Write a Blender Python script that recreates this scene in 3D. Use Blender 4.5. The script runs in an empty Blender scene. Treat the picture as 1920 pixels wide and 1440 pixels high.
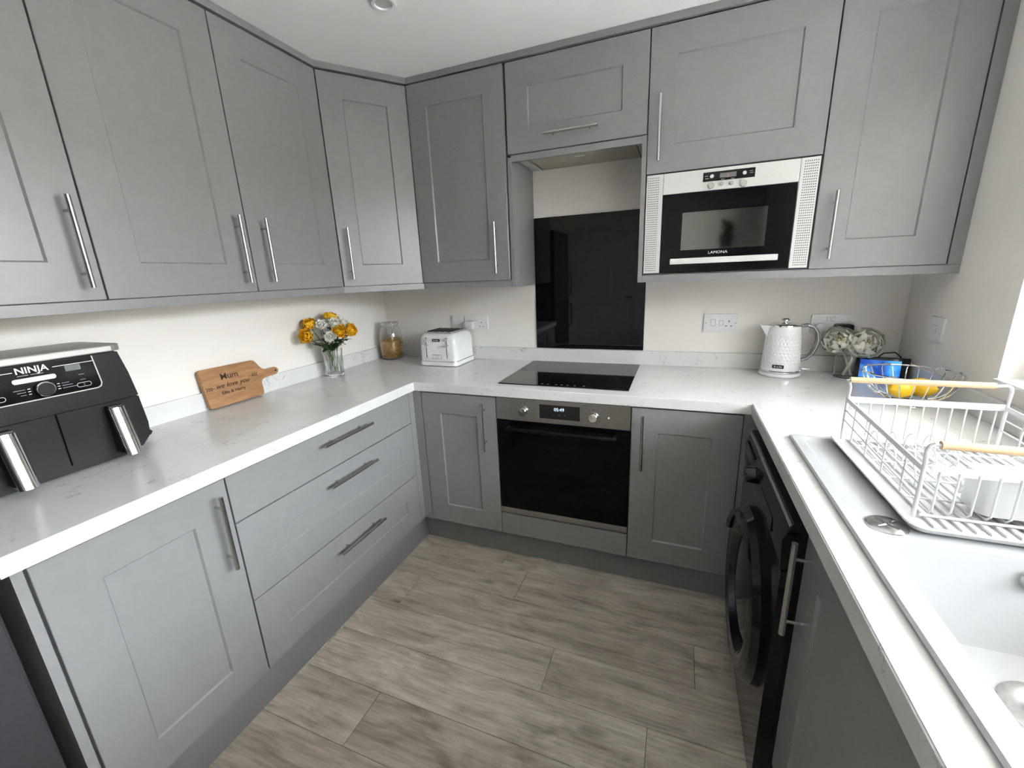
import bpy, bmesh, math, random
from mathutils import Vector, Matrix
random.seed(7)
S = bpy.context.scene
COL = S.collection
PI = math.pi

# ------------------------------------------------------------------ camera
cam_d = bpy.data.cameras.new('camera'); cam = bpy.data.objects.new('camera', cam_d); COL.objects.link(cam)
S.camera = cam
_rt = Vector((0.93260125, 0.35878866, -0.03905899)); _up = Vector((-0.05686387, 0.25294773, 0.96580741))
_fw = Vector((-0.35640063, 0.89849215, -0.25630148))
M = Matrix((( _rt.x, _up.x, -_fw.x), (_rt.y, _up.y, -_fw.y), (_rt.z, _up.z, -_fw.z))).to_4x4()
M.translation = (1.79155, -2.25397, 1.39997)
cam.matrix_world = M
cam_d.sensor_fit = 'HORIZONTAL'; cam_d.sensor_width = 36.0
cam_d.lens = 781.2251 / 1920 * 36.0
cam_d.shift_x = -4.3322 / 1920; cam_d.shift_y = 2.9922 / 1920
cam_d.clip_start = 0.01

# ------------------------------------------------------------------ sky, portals, exposure
W_ = bpy.data.worlds.new('sky'); S.world = W_; W_.use_nodes = True
_n = W_.node_tree.nodes; _bg = _n['Background']
_bg.inputs[0].default_value = (0.86, 0.93, 1.0, 1); _bg.inputs[1].default_value = 19.0   # even overcast sky
S.view_settings.view_transform = 'Standard'; S.view_settings.look = 'None'
S.view_settings.gamma = 1.0; S.view_settings.use_curve_mapping = False
S.view_settings.exposure = 0.97
# window openings (y/x ranges) used by portals and walls
WIN1 = dict(y0=-2.75, y1=-0.600, z0=1.032, z1=2.08)       # kitchen window in the right wall
RW = 2.6995; YW = 0.023; YF = -4.60; ZC = 2.322; WT = 0.26
def portal(name, loc, rot, sx, sy):
    l = bpy.data.lights.new(name, 'AREA'); l.shape = 'RECTANGLE'; l.size = sx; l.size_y = sy
    l.cycles.is_portal = True
    o = bpy.data.objects.new(name, l); COL.objects.link(o); o.location = loc; o.rotation_euler = rot
portal('window_portal', (RW + WT + .01, (WIN1['y0'] + WIN1['y1']) / 2, (WIN1['z0'] + WIN1['z1']) / 2), (0, PI / 2, 0),
       WIN1['z1'] - WIN1['z0'], WIN1['y1'] - WIN1['y0'])

# ------------------------------------------------------------------ materials
MATS = {}
def mat(name, col, rough=0.5, metal=0.0, spec=0.5, **k):
    m = bpy.data.materials.new(name); m.use_nodes = True
    b = m.node_tree.nodes['Principled BSDF']
    b.inputs['Base Color'].default_value = (*col, 1); b.inputs['Roughness'].default_value = rough
    b.inputs['Metallic'].default_value = metal; b.inputs['Specular IOR Level'].default_value = spec
    if 'trans' in k: b.inputs['Transmission Weight'].default_value = k['trans']
    if 'ior' in k: b.inputs['IOR'].default_value = k['ior']
    if 'coat' in k: b.inputs['Coat Weight'].default_value = k['coat']
    if 'sub' in k: b.inputs['Subsurface Weight'].default_value = k['sub']; b.inputs['Subsurface Radius'].default_value = (.01, .01, .01)
    if 'emit' in k:
        b.inputs['Emission Color'].default_value = (*k.get('ecol', col), 1); b.inputs['Emission Strength'].default_value = k['emit']
    MATS[name] = m
    return m
class NT:
    def __init__(s, m): s.t = m.node_tree; s.b = s.t.nodes['Principled BSDF']
    def n(s, typ, **k):
        q = s.t.nodes.new(typ)
        for a, v in k.items():
            if a.startswith('i_'):
                key = a[2:]; key = int(key) if key.isdigit() else key.replace('_', ' ')
                q.inputs[key].default_value = v
            else: setattr(q, a, v)
        return q
    def l(s, a, b): s.t.links.new(a, b)
    def ramp(s, fac, *stops):
        r = s.t.nodes.new('ShaderNodeValToRGB'); e = r.color_ramp.elements
        e[0].position, e[0].color = stops[0][0], (*stops[0][1], 1); e[1].position, e[1].color = stops[-1][0], (*stops[-1][1], 1)
        for p, c in stops[1:-1]:
            x = e.new(p); x.color = (*c, 1)
        s.l(fac, r.inputs[0]); return r
    def mix(s, fac, a, b, mode='MIX'):
        q = s.t.nodes.new('ShaderNodeMix'); q.data_type = 'RGBA'; q.blend_type = mode
        if isinstance(fac, (int, float)): q.inputs[0].default_value = fac
        else: s.l(fac, q.inputs[0])
        for sock, v in ((q.inputs[6], a), (q.inputs[7], b)):
            if isinstance(v, tuple): sock.default_value = (*v, 1)
            else: s.l(v, sock)
        return q.outputs[2]
    def bump(s, h, strength, dist=0.002):
        q = s.n('ShaderNodeBump', i_Strength=strength, i_Distance=dist); s.l(h, q.inputs['Height']); s.l(q.outputs[0], s.b.inputs['Normal'])

def grained(name, col, rough, var=0.06, scale=60, bump=0.15, spec=0.5):
    m = mat(name, col, rough, spec=spec); t = NT(m)
    tc = t.n('ShaderNodeTexCoord'); nz = t.n('ShaderNodeTexNoise', i_Scale=scale, i_Detail=4.0); t.l(tc.outputs['Object'], nz.inputs['Vector'])
    lo = tuple(c * (1 - var) for c in col); hi = tuple(min(1, c * (1 + var)) for c in col)
    r = t.ramp(nz.outputs['Fac'], (.3, lo), (.7, hi)); t.l(r.outputs[0], t.b.inputs['Base Color'])
    n2 = t.n('ShaderNodeTexNoise', i_Scale=scale * 9, i_Detail=2.0); t.l(tc.outputs['Object'], n2.inputs['Vector'])
    t.bump(n2.outputs['Fac'], bump, .0006)
    return m
grained('cab', (0.250, 0.250, 0.247), 0.31, .03, 30, .10)
grained('carcass', (0.20, 0.20, 0.20), 0.5, .03, 30, .1)
grained('plinth', (0.225, 0.227, 0.23), 0.45, .03, 30, .1)
grained('wall', (0.85, 0.81, 0.755), 0.75, .015, 6, .12)
grained('ceiling', (0.92, 0.92, 0.905), 0.85, .012, 5, .1)
grained('white_plastic', (0.68, 0.68, 0.675), 0.3, .01, 20, .02)
grained('white_gloss', (0.80, 0.805, 0.80), 0.16, .008, 20, .01)
grained('sinkwhite', (0.52, 0.525, 0.53), 0.28, .012, 12, .03)
grained('upvc', (0.85, 0.86, 0.87), 0.3, .01, 20, .02)
grained('wirewhite', (0.66, 0.66, 0.655), 0.3, .02, 30, .02)
grained('black_plastic', (0.010, 0.010, 0.0105), 0.42, .1, 80, .12, spec=.3)
grained('black_gloss', (0.007, 0.007, 0.008), 0.1, .1, 30, .0)
grained('fridge_dark', (0.035, 0.036, 0.038), 0.4, .08, 90, .1)
grained('rubber', (0.02, 0.02, 0.02), 0.7, .1, 40, .1)
grained('fascia_silver', (0.64, 0.63, 0.60), 0.38, .02, 120, .03)
mat('handle_black', (.005, .005, .005), .5, spec=.12)
mat('knob_beige', (.44, .42, .38), .35)
mat('dark_slot', (0.008, 0.008, 0.008), 0.7)
mat('black_glass', (0.003, 0.003, 0.004), 0.03, spec=0.35)
mat('oven_glass', (0.003, 0.003, 0.003), 0.05, spec=0.12)
mat('hob_glass', (0.006, 0.006, 0.007), 0.05, spec=0.6)
mat('chrome', (0.78, 0.78, 0.78), 0.08, 1.0)
mat('print_white', (0.75, 0.75, 0.75), 0.5)
mat('print_grey', (0.28, 0.28, 0.29), 0.5)
mat('print_dark', (0.03, 0.03, 0.03), 0.5)
mat('burnt', (0.05, 0.022, 0.010), 0.7)
mat('lcd_grey', (0.17, 0.18, 0.17), 0.2)
mat('led_white', (0.6, 0.75, 0.85), 0.4, emit=.55, ecol=(.75, .9, 1.0))
mat('led_red', (0.6, 0.05, 0.03), 0.4, emit=2.0, ecol=(1, .08, .04))
mat('hob_ring', (0.06, 0.06, 0.062), 0.2)
mat('lens', (0.55, 0.55, 0.53), 0.25)
mat('hood_plate', (0.42, 0.40, 0.32), 0.32, 0.6)
mat('glass', (1, 1, 1), 0.0, trans=1.0, ior=1.45)
mat('water', (0.9, 0.97, 0.93), 0.0, trans=1.0, ior=1.33)
mat('lemon', (0.83, 0.50, 0.015), 0.42, sub=.1)
mat('lemon_tip', (0.40, 0.22, 0.02), 0.6)
mat('stem_green', (0.10, 0.19, 0.04), 0.5)
mat('stem_pale', (0.62, 0.66, 0.48), 0.5)
def steel(name, col, rough, axis_scale, b=.1):
    m = mat(name, col, rough, 1.0); t = NT(m)
    tc = t.n('ShaderNodeTexCoord'); mp = t.n('ShaderNodeMapping'); mp.inputs['Scale'].default_value = axis_scale
    nz = t.n('ShaderNodeTexNoise', i_Scale=20.0, i_Detail=3.0); t.l(tc.outputs['Object'], mp.inputs[0]); t.l(mp.outputs[0], nz.inputs['Vector'])
    r = t.ramp(nz.outputs['Fac'], (.3, tuple(c * .88 for c in col)), (.7, tuple(min(1, c * 1.08) for c in col)))
    t.l(r.outputs[0], t.b.inputs['Base Color']); t.bump(nz.outputs['Fac'], b, .0004)
steel('steel', (0.52, 0.52, 0.51), 0.26, (8, 8, 8), .05)
steel('oven_steel', (0.33, 0.325, 0.31), 0.34, (1.2, 40, 40), .12)
# window pane: mostly clear, with a little reflection
m = mat('pane', (1, 1, 1), 0.0); t = NT(m)
tr = t.n('ShaderNodeBsdfTransparent'); gl = t.n('ShaderNodeBsdfGlossy', i_Roughness=0.0); mx = t.n('ShaderNodeMixShader', i_0=0.05)
t.l(tr.outputs[0], mx.inputs[1]); t.l(gl.outputs[0], mx.inputs[2]); t.l(mx.outputs[0], t.t.nodes['Material Output'].inputs[0])
# quartz-look worktop with scattered fine grey veins
m = mat('worktop', (0.80, 0.805, 0.79), 0.22); t = NT(m)
tc = t.n('ShaderNodeTexCoord')
n1 = t.n('ShaderNodeTexNoise', i_Scale=9.0, i_Detail=6.0, i_Roughness=.62, i_Distortion=1.6); t.l(tc.outputs['Object'], n1.inputs['Vector'])
ab = t.n('ShaderNodeMath', operation='SUBTRACT', i_1=.5); t.l(n1.outputs['Fac'], ab.inputs[0])
ab2 = t.n('ShaderNodeMath', operation='ABSOLUTE'); t.l(ab.outputs[0], ab2.inputs[0])
vein = t.ramp(ab2.outputs[0], (.0, (1, 1, 1)), (.012, (0, 0, 0)))
n2 = t.n('ShaderNodeTexNoise', i_Scale=14.0, i_Detail=2.0); t.l(tc.outputs['Object'], n2.inputs['Vector'])
msk = t.ramp(n2.outputs['Fac'], (.53, (0, 0, 0)), (.66, (1, 1, 1)))
vm = t.n('ShaderNodeMath', operation='MULTIPLY'); t.l(vein.outputs[0], vm.inputs[0]); t.l(msk.outputs[0], vm.inputs[1])
n3 = t.n('ShaderNodeTexNoise', i_Scale=5.0, i_Detail=5.0); t.l(tc.outputs['Object'], n3.inputs['Vector'])
base = t.ramp(n3.outputs['Fac'], (.3, (.69, .69, .67)), (.7, (.75, .75, .73)))
t.l(t.mix(vm.outputs[0], base.outputs[0], (.34, .34, .33)), t.b.inputs['Base Color'])
# wood-look vinyl plank
m = mat('plank', (0.3, 0.27, 0.23), 0.42); t = NT(m)
tc = t.n('ShaderNodeTexCoord'); oi = t.n('ShaderNodeObjectInfo')
off = t.n('ShaderNodeVectorMath', operation='SCALE'); cmb = t.n('ShaderNodeCombineXYZ'); 
t.l(oi.outputs['Random'], cmb.inputs[0]); t.l(oi.outputs['Random'], cmb.inputs[1]); t.l(oi.outputs['Random'], cmb.inputs[2])
t.l(cmb.outputs[0], off.inputs[0]); off.inputs['Scale'].default_value = 37.0
add = t.n('ShaderNodeVectorMath', operation='ADD'); t.l(tc.outputs['Object'], add.inputs[0]); t.l(off.outputs[0], add.inputs[1])
mp = t.n('ShaderNodeMapping'); mp.inputs['Scale'].default_value = (2.2, 15, 1); t.l(add.outputs[0], mp.inputs[0])
warp = t.n('ShaderNodeTexNoise', i_Scale=1.3, i_Detail=3.0); t.l(add.outputs[0], warp.inputs['Vector'])
wadd = t.n('ShaderNodeMix', data_type='VECTOR'); wadd.inputs[0].default_value = .35
t.l(mp.outputs[0], wadd.inputs[4])
wsc = t.n('ShaderNodeVectorMath', operation='SCALE'); wsc.inputs['Scale'].default_value = 9.0; t.l(warp.outputs['Color'], wsc.inputs[0]); t.l(wsc.outputs[0], wadd.inputs[5])
g1 = t.n('ShaderNodeTexNoise', i_Scale=2.0, i_Detail=8.0, i_Roughness=.62); t.l(wadd.outputs[1], g1.inputs['Vector'])
mp2 = t.n('ShaderNodeMapping'); mp2.inputs['Scale'].default_value = (5, 120, 1); t.l(add.outputs[0], mp2.inputs[0])
g2 = t.n('ShaderNodeTexNoise', i_Scale=1.0, i_Detail=4.0); t.l(mp2.outputs[0], g2.inputs['Vector'])
c1 = t.ramp(g1.outputs['Fac'], (.28, (.17, .142, .115)), (.43, (.40, .360, .310)), (.57, (.60, .555, .495)), (.74, (.78, .74, .67)))
c2 = t.mix(.30, c1.outputs[0], t.ramp(g2.outputs['Fac'], (.3, (.22, .195, .17)), (.65, (.70, .67, .62))).outputs[0])
vor = t.n('ShaderNodeTexVoronoi', i_Scale=1.0); mpk = t.n('ShaderNodeMapping'); mpk.inputs['Scale'].default_value = (2.4, 6.5, 1); t.l(add.outputs[0], mpk.inputs[0])
wn = t.n('ShaderNodeTexNoise', i_Scale=14.0, i_Detail=3.0); t.l(add.outputs[0], wn.inputs['Vector'])
mk = t.mix(.12, mpk.outputs[0], wn.outputs['Color'], 'ADD'); t.l(mk, vor.inputs['Vector'])
knot = t.ramp(vor.outputs['Distance'], (.03, (1, 1, 1)), (.15, (0, 0, 0)))
c3 = t.mix(knot.outputs[0], c2, t.mix(.62, c2, (.07, .06, .05)))
tint = t.ramp(oi.outputs['Random'], (.0, (.92, .865, .80)), (1.0, (1.14, 1.085, 1.01)))
t.l(t.mix(1.0, c3, tint.outputs[0], 'MULTIPLY'), t.b.inputs['Base Color']); t.bump(g2.outputs['Fac'], .12, .0008)
def wood(name, c0, c1, scale, rough=.45):
    m = mat(name, c0, rough); t = NT(m); tc = t.n('ShaderNodeTexCoord'); mp = t.n('ShaderNodeMapping'); mp.inputs['Scale'].default_value = scale
    t.l(tc.outputs['Object'], mp.inputs[0]); g = t.n('ShaderNodeTexNoise', i_Scale=1.0, i_Detail=6.0, i_Distortion=.6); t.l(mp.outputs[0], g.inputs['Vector'])
    t.l(t.ramp(g.outputs['Fac'], (.3, c0), (.7, c1)).outputs[0], t.b.inputs['Base Color'])
wood('beech', (.62, .42, .22), (.76, .57, .35), (12, 150, 150))
wood('board_wood', (.30, .145, .058), (.44, .235, .105), (90, 14, 60))
def petal_mat(name, c0, c1, scale=18):
    m = mat(name, c0, .55); t = NT(m); tc = t.n('ShaderNodeTexCoord'); g = t.n('ShaderNodeTexNoise', i_Scale=float(scale), i_Detail=3.0)
    t.l(tc.outputs['Object'], g.inputs['Vector']); t.l(t.ramp(g.outputs['Fac'], (.35, c0), (.65, c1)).outputs[0], t.b.inputs['Base Color'])
petal_mat('petal_yellow', (.92, .46, .008), (.96, .62, .03), 40)
petal_mat('petal_white', (.86, .84, .76), (.92, .90, .84), 40)
petal_mat('petal_cream', (.86, .83, .72), (.93, .91, .83), 30)
petal_mat('petal_core', (.72, .58, .20), (.82, .74, .45), 60)
petal_mat('leaf_green', (.025, .060, .014), (.07, .13, .03), 30)
petal_mat('leaf_light', (.09, .15, .04), (.16, .24, .08), 30)
petal_mat('curtain', (.80, .80, .79), (.86, .86, .85), 6)
petal_mat('pasta', (.42, .21, .04), (.78, .50, .17), 90)
petal_mat('block_dark', (.11, .10, .09), (.15, .135, .12), 4)  # dark colour of the added side barrier that blocks daylight
petal_mat('paving', (.62, .60, .56), (.70, .68, .64), 3)
petal_mat('block_buff', (.46, .41, .35), (.52, .47, .41), 2)  # warm colour of the added far wall and eaves that shape daylight
petal_mat('lawn', (.06, .11, .03), (.10, .17, .05), 9)
petal_mat('terracotta', (.30, .12, .06), (.38, .17, .09), 8)
# tablet screen: lit, blue to cyan
m = mat('screen_blue', (0.01, 0.03, 0.12), 0.08); t = NT(m); tc = t.n('ShaderNodeTexCoord')
g = t.n('ShaderNodeTexNoise', i_Scale=9.0, i_Detail=2.0, i_Distortion=1.0); t.l(tc.outputs['Object'], g.inputs['Vector'])
r = t.ramp(g.outputs['Fac'], (.38, (.01, .035, .22)), (.5, (.03, .16, .48)), (.62, (.10, .42, .62)))
t.l(r.outputs[0], t.b.inputs['Emission Color']); t.b.inputs['Emission Strength'].default_value = 0.9

# ------------------------------------------------------------------ helpers
def mworld(o):
    m = o.matrix_basis.copy()
    while o.parent: o = o.parent; m = o.matrix_basis @ m
    return m
def tag(o, label=None, cat=None, group=None, kind=None):
    if label: o['label'] = label
    if cat: o['category'] = cat
    if group: o['group'] = group
    if kind: o['kind'] = kind
    return o
def thing(name, label, cat, loc=(0, 0, 0), rot=(0, 0, 0), group=None):
    o = bpy.data.objects.new(name, None); o.empty_display_size = .05; COL.objects.link(o)
    o.location = loc; o.rotation_euler = rot
    o.matrix_basis = Matrix.Translation(loc) @ (Matrix.Rotation(rot[2], 4, 'Z') @ Matrix.Rotation(rot[1], 4, 'Y') @ Matrix.Rotation(rot[0], 4, 'X'))
    return tag(o, label, cat, group)
def obj(name, bm, material, parent=None, smooth=False, local=False, sharp=35, org=None):
    """link a bmesh as ONE mesh object; world-space shapes are moved into the parent's frame unless local"""
    bmesh.ops.recalc_face_normals(bm, faces=bm.faces[:])
    me = bpy.data.meshes.new(name); bm.to_mesh(me); bm.free()
    mats = material if isinstance(material, (list, tuple)) else [material]
    for q in mats: me.materials.append(MATS[q])
    o = bpy.data.objects.new(name, me); COL.objects.link(o)
    if parent is not None:
        o.parent = parent
        if not local: me.transform(mworld(parent).inverted())
    if org is not None:
        me.transform(Matrix.Translation(-Vector(org))); o.location = org
    if smooth:
        for p in me.polygons: p.use_smooth = True
        try: me.set_sharp_from_angle(angle=math.radians(sharp))
        except Exception: pass
    return o
def struct(name, bm, material, **k):
    return tag(obj(name, bm, material, **k), kind='structure')
def NB(): return bmesh.new()
def box(bm, x0, x1, y0, y1, z0, z1, bev=0, seg=2, mi=0):
    v = [bm.verts.new((x, y, z)) for x in (x0, x1) for y in (y0, y1) for z in (z0, z1)]
    fs = [bm.faces.new([v[i] for i in q]) for q in ((0, 1, 3, 2), (4, 6, 7, 5), (0, 4, 5, 1), (2, 3, 7, 6), (0, 2, 6, 4), (1, 5, 7, 3))]
    for f in fs: f.material_index = mi
    if bev:
        es = list({e for f in fs for e in f.edges})
        bmesh.ops.bevel(bm, geom=es, offset=bev, segments=seg, profile=.5, affect='EDGES')
    return bm
def basis(d):
    d = Vector(d).normalized(); a = Vector((0, 0, 1)) if abs(d.z) < .9 else Vector((1, 0, 0))
    u = d.cross(a).normalized(); return u, d.cross(u).normalized()
def cyl(bm, p, q, r, n=16, r2=None, caps=True, mi=0):
    p = Vector(p); q = Vector(q); u, w = basis(q - p); r2 = r if r2 is None else r2
    A = [bm.verts.new(p + (u * math.cos(2 * PI * i / n) + w * math.sin(2 * PI * i / n)) * r) for i in range(n)]
    B = [bm.verts.new(q + (u * math.cos(2 * PI * i / n) + w * math.sin(2 * PI * i / n)) * r2) for i in range(n)]
    fs = [bm.faces.new((A[i], A[(i + 1) % n], B[(i + 1) % n], B[i])) for i in range(n)]
    if caps: fs += [bm.faces.new(A[::-1]), bm.faces.new(B)]
    for f in fs: f.material_index = mi
    return bm
def tube(bm, pts, r, n=8, closed=False, rs=None):
    pts = [Vector(p) for p in pts]; L = len(pts); rings = []; u = None
    for i, p in enumerate(pts):
        a = pts[(i - 1) % L] if (closed or i > 0) else p; b = pts[(i + 1) % L] if (closed or i < L - 1) else p
        d = (b - a).normalized()
        if u is None: u, w = basis(d)
        else:
            u = (u - d * u.dot(d)).normalized(); w = d.cross(u)
        rr = rs[i] if rs else r
        rings.append([bm.verts.new(p + (u * math.cos(2 * PI * k / n) + w * math.sin(2 * PI * k / n)) * rr) for k in range(n)])
    for i in range(L if closed else L - 1):
        A = rings[i]; B = rings[(i + 1) % L]
        for k in range(n): bm.faces.new((A[k], A[(k + 1) % n], B[(k + 1) % n], B[k]))
    if not closed: bm.faces.new(rings[0][::-1]); bm.faces.new(rings[-1])
    return bm
def lathe(bm, prof, c=(0, 0, 0), n=32, close=False):
    c = Vector(c); rings = []
    for r, z in prof:
        if r < 1e-5: rings.append([bm.verts.new(c + Vector((0, 0, z)))])
        else: rings.append([bm.verts.new(c + Vector((r * math.cos(2 * PI * k / n), r * math.sin(2 * PI * k / n), z))) for k in range(n)])
    for A, B in zip(rings, rings[1:] + (rings[:1] if close else [])):
        for k in range(n):
            f = [A[k % len(A)], A[(k + 1) % len(A)], B[(k + 1) % len(B)], B[k % len(B)]]
            f2 = [];  [f2.append(q) for q in f if q not in f2]
            if len(f2) > 2: bm.faces.new(f2)
    return bm
def prism(bm, poly, axis, a, b, mi=0):
    """extrude a 2-D polygon along axis (x: poly=(y,z), y: (x,z), z: (x,y))"""
    def P(p, t): return {'x': (t, p[0], p[1]), 'y': (p[0], t, p[1]), 'z': (p[0], p[1], t)}[axis]
    A = [bm.verts.new(P(p, a)) for p in poly]; B = [bm.verts.new(P(p, b)) for p in poly]; n = len(poly)
    fs = [bm.faces.new((A[i], A[(i + 1) % n], B[(i + 1) % n], B[i])) for i in range(n)] + [bm.faces.new(A[::-1]), bm.faces.new(B)]
    for f in fs: f.material_index = mi
    return bm
def bevel_all(bm, off, seg=2, ang=30):
    es = [e for e in bm.edges if len(e.link_faces) == 2 and e.calc_face_angle() > math.radians(ang)]
    bmesh.ops.bevel(bm, geom=es, offset=off, segments=seg, profile=.5, affect='EDGES'); return bm
def rrect(x0, x1, y0, y1, r, n=5):
    pts = []
    for cx, cy, a0 in ((x1 - r, y1 - r, 0), (x0 + r, y1 - r, PI / 2), (x0 + r, y0 + r, PI), (x1 - r, y0 + r, 3 * PI / 2)):
        for i in range(n + 1):
            a = a0 + PI / 2 * i / n; pts.append((cx + r * math.cos(a), cy + r * math.sin(a)))
    return pts
def frame_m(o, u, v):
    u = Vector(u).normalized(); v = Vector(v).normalized(); n = u.cross(v)
    m = Matrix(((u.x, v.x, n.x), (u.y, v.y, n.y), (u.z, v.z, n.z))).to_4x4(); m.translation = o; return m
def text(name, s, size, o, u, v, material, parent, depth=.0003, align='CENTER', local=False, shear=0, sx=1.0, bold=0):
    c = bpy.data.curves.new(name, 'FONT'); c.body = s; c.size = size; c.align_x = align; c.align_y = 'CENTER'; c.extrude = depth; c.shear = shear; c.offset = bold
    c.resolution_u = 3
    t = bpy.data.objects.new(name, c); COL.objects.link(t); bpy.context.view_layer.update()
    me = bpy.data.meshes.new_from_object(t.evaluated_get(bpy.context.evaluated_depsgraph_get()))
    bpy.data.objects.remove(t); bpy.data.curves.remove(c)
    m = frame_m(o, u, v) @ Matrix.Diagonal((sx, 1, 1, 1)); me.transform(m)
    if parent is not None and not local: me.transform(mworld(parent).inverted())
    me.materials.clear(); me.materials.append(MATS[material]); me.name = name
    r = bpy.data.objects.new(name, me); COL.objects.link(r); r.parent = parent
    return r
def bm_apply(bm, m): bmesh.ops.transform(bm, matrix=m, verts=bm.verts[:]); return bm

# ------------------------------------------------------------------ main dimensions
XL, YB, XR = 0.604, -0.596, 2.0626          # worktop front edges: left, back, right arm
ZT, ZU = 0.9128, 0.8709                     # worktop top / underside
UPX, UPY, UPZ = 0.0155, 0.005, 0.988        # upstand faces and top
YBD, XLD, XRD = -0.590, 0.590, 2.082        # base door faces
ZPL = 0.163
YWF, XWF = -0.2924, 0.2727                  # wall-unit door faces
ZWB, ZWT, ZPB = 1.378, 2.2935, 1.3467       # wall doors bottom/top, pelmet bottom
DGX, DGY = 0.5179, -0.6117                  # ends of the diagonal corner door

# ------------------------------------------------------------------ room shell
bm = NB(); box(bm, -.02, RW + .02, YF - .02, YW + .02, -.06, -.004); floor = struct('floor', bm, 'dark_slot')
PW, PG = 0.185, 0.0007
def plank(x0, x1, y0, y1):
    b = NB(); box(b, x0 + PG, x1 - PG, y0 + PG, y1 - PG, -.004, 0.0)
    top = [e for e in b.edges if all(abs(v.co.z) < 1e-6 for v in e.verts)]
    bmesh.ops.bevel(b, geom=top, offset=.0008, segments=1, affect='EDGES')
    obj('plank', b, 'plank', floor, org=((x0 + x1) / 2, (y0 + y1) / 2, 0))
joints = {3: 1.18, 5: 1.42, 6: 1.775, 7: 0.892, 4: 0.70, 8: 1.25, 9: 0.40}
yy = -0.082; row = 0
while yy > YF + .01:
    y0 = max(yy - PW, YF + .002); jx = joints.get(row, (row * .47) % 1.2 + .1); PLK = 1.22
    x = jx - PLK * 3
    while x < RW:
        a, b_ = max(x, .003), min(x + PLK, RW - .003)
        if b_ - a > .02: plank(a, b_, y0, yy)
        x += PLK
    yy -= PW; row += 1
bm = NB(); box(bm, -.02, RW + WT, YF - WT, YW + .2, ZC, ZC + .15); struct('ceiling', bm, 'ceiling')
bm = NB(); box(bm, -.20, RW + WT, YW, YW + .2, -.06, ZC); struct('wall_back', bm, 'wall')
bm = NB(); box(bm, -.20, 0, YF - WT, YW, -.06, ZC); struct('wall_left', bm, 'wall')
def holed(name, axis, lo, hi, h0, h1, z0, z1, a, b):
    bm = NB()
    def q(u0, u1, w0, w1):
        if axis == 'y': box(bm, a, b, u0, u1, w0, w1)
        else: box(bm, u0, u1, a, b, w0, w1)
    q(lo, hi, -.06, z0); q(lo, hi, z1, ZC); q(lo, h0, z0, z1); q(h1, hi, z0, z1)
    bmesh.ops.remove_doubles(bm, verts=bm.verts[:], dist=1e-5)
    return struct(name, bm, 'wall')
holed('wall_right', 'y', YF - WT, YW, WIN1['y0'], WIN1['y1'], WIN1['z0'], WIN1['z1'], RW, RW + WT)
bm = NB(); box(bm, 0, RW, YF - WT, YF, -.06, ZC); struct('wall_front', bm, 'wall')

def window(name, axis, a0, a1, z0, z1, off, nl, sill):
    w = tag(bpy.data.objects.new(name, None), kind='structure'); COL.objects.link(w); F = .055
    def bb(bm, u0, u1, w0, w1, d0, d1, **k):
        if axis == 'y': box(bm, off + d0, off + d1, u0, u1, w0, w1, **k)
        else: box(bm, u0, u1, off - d1, off - d0, w0, w1, **k)
    for u0, u1, w0, w1 in ((a0, a1, z0, z0 + F), (a0, a1, z1 - F, z1), (a0, a0 + F, z0 + F, z1 - F), (a1 - F, a1, z0 + F, z1 - F)):
        bm = NB(); bb(bm, u0, u1, w0, w1, 0, .065, bev=.004); obj('frame_rail', bm, 'upvc', w)
    for i in range(1, nl):
        c = a0 + (a1 - a0) * i / nl; bm = NB(); bb(bm, c - .035, c + .035, z0 + F, z1 - F, 0, .065, bev=.004); obj('mullion', bm, 'upvc', w)
    for i in range(nl):
        c0 = a0 + (a1 - a0) * i / nl + (F if i == 0 else .035); c1 = a0 + (a1 - a0) * (i + 1) / nl - (F if i == nl - 1 else .035)
        bm = NB(); bb(bm, c0, c1, z0 + F, z1 - F, .03, .034); obj('pane', bm, 'pane', w)
    bm = NB()
    if axis == 'y': box(bm, RW - .012, off, a0 + .001, a1 - .001, z0, z0 + .012, bev=.003)
    else: box(bm, a0 + .001, a1 - .001, off, YF + .03, z0, z0 + .012, bev=.003)
    obj('window_sill', bm, 'upvc', w)
    return w
window('window_1', 'y', WIN1['y0'], WIN1['y1'], WIN1['z0'], WIN1['z1'], RW + .07, 3, True)
# internal door behind the camera
dr = tag(bpy.data.objects.new('door_1', None), kind='structure'); COL.objects.link(dr)
bm = NB(); box(bm, .42, 1.18, YF + .002, YF + .040, 0.006, 1.98, bev=.002); leaf = obj('door_leaf', bm, 'upvc', dr)
for (a, b_, c, d) in ((.52, .77, .15, .85), (.83, 1.08, .15, .85), (.52, .77, 1.0, 1.85), (.83, 1.08, 1.0, 1.85)):
    bm = NB(); box(bm, a, b_, YF + .0402, YF + .046, c, d, bev=.004); obj('door_panel', bm, 'upvc', leaf)
bm = NB(); cyl(bm, (1.12, YF + .04, 1.0), (1.12, YF + .09, 1.0), .009); cyl(bm, (1.125, YF + .09, 1.0), (1.01, YF + .09, 1.0), .009); obj('door_handle', bm, 'steel', leaf, smooth=True)
for n_, (a, b_, c, d) in enumerate(((.35, .42, 0, 2.05), (1.18, 1.25, 0, 2.05), (.42, 1.18, 1.985, 2.05))):
    bm = NB(); box(bm, a, b_, YF + .001, YF + .018, c + .002, d, bev=.003); obj('architrave', bm, 'upvc', dr)
# outside, unseen: paving brightened for bounce; wall, eaves, side barrier added to shape daylight
bm = NB(); box(bm, RW + WT + .005, 14, -14, 10, -.35, -.25); struct('ground_paving', bm, 'paving')

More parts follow.
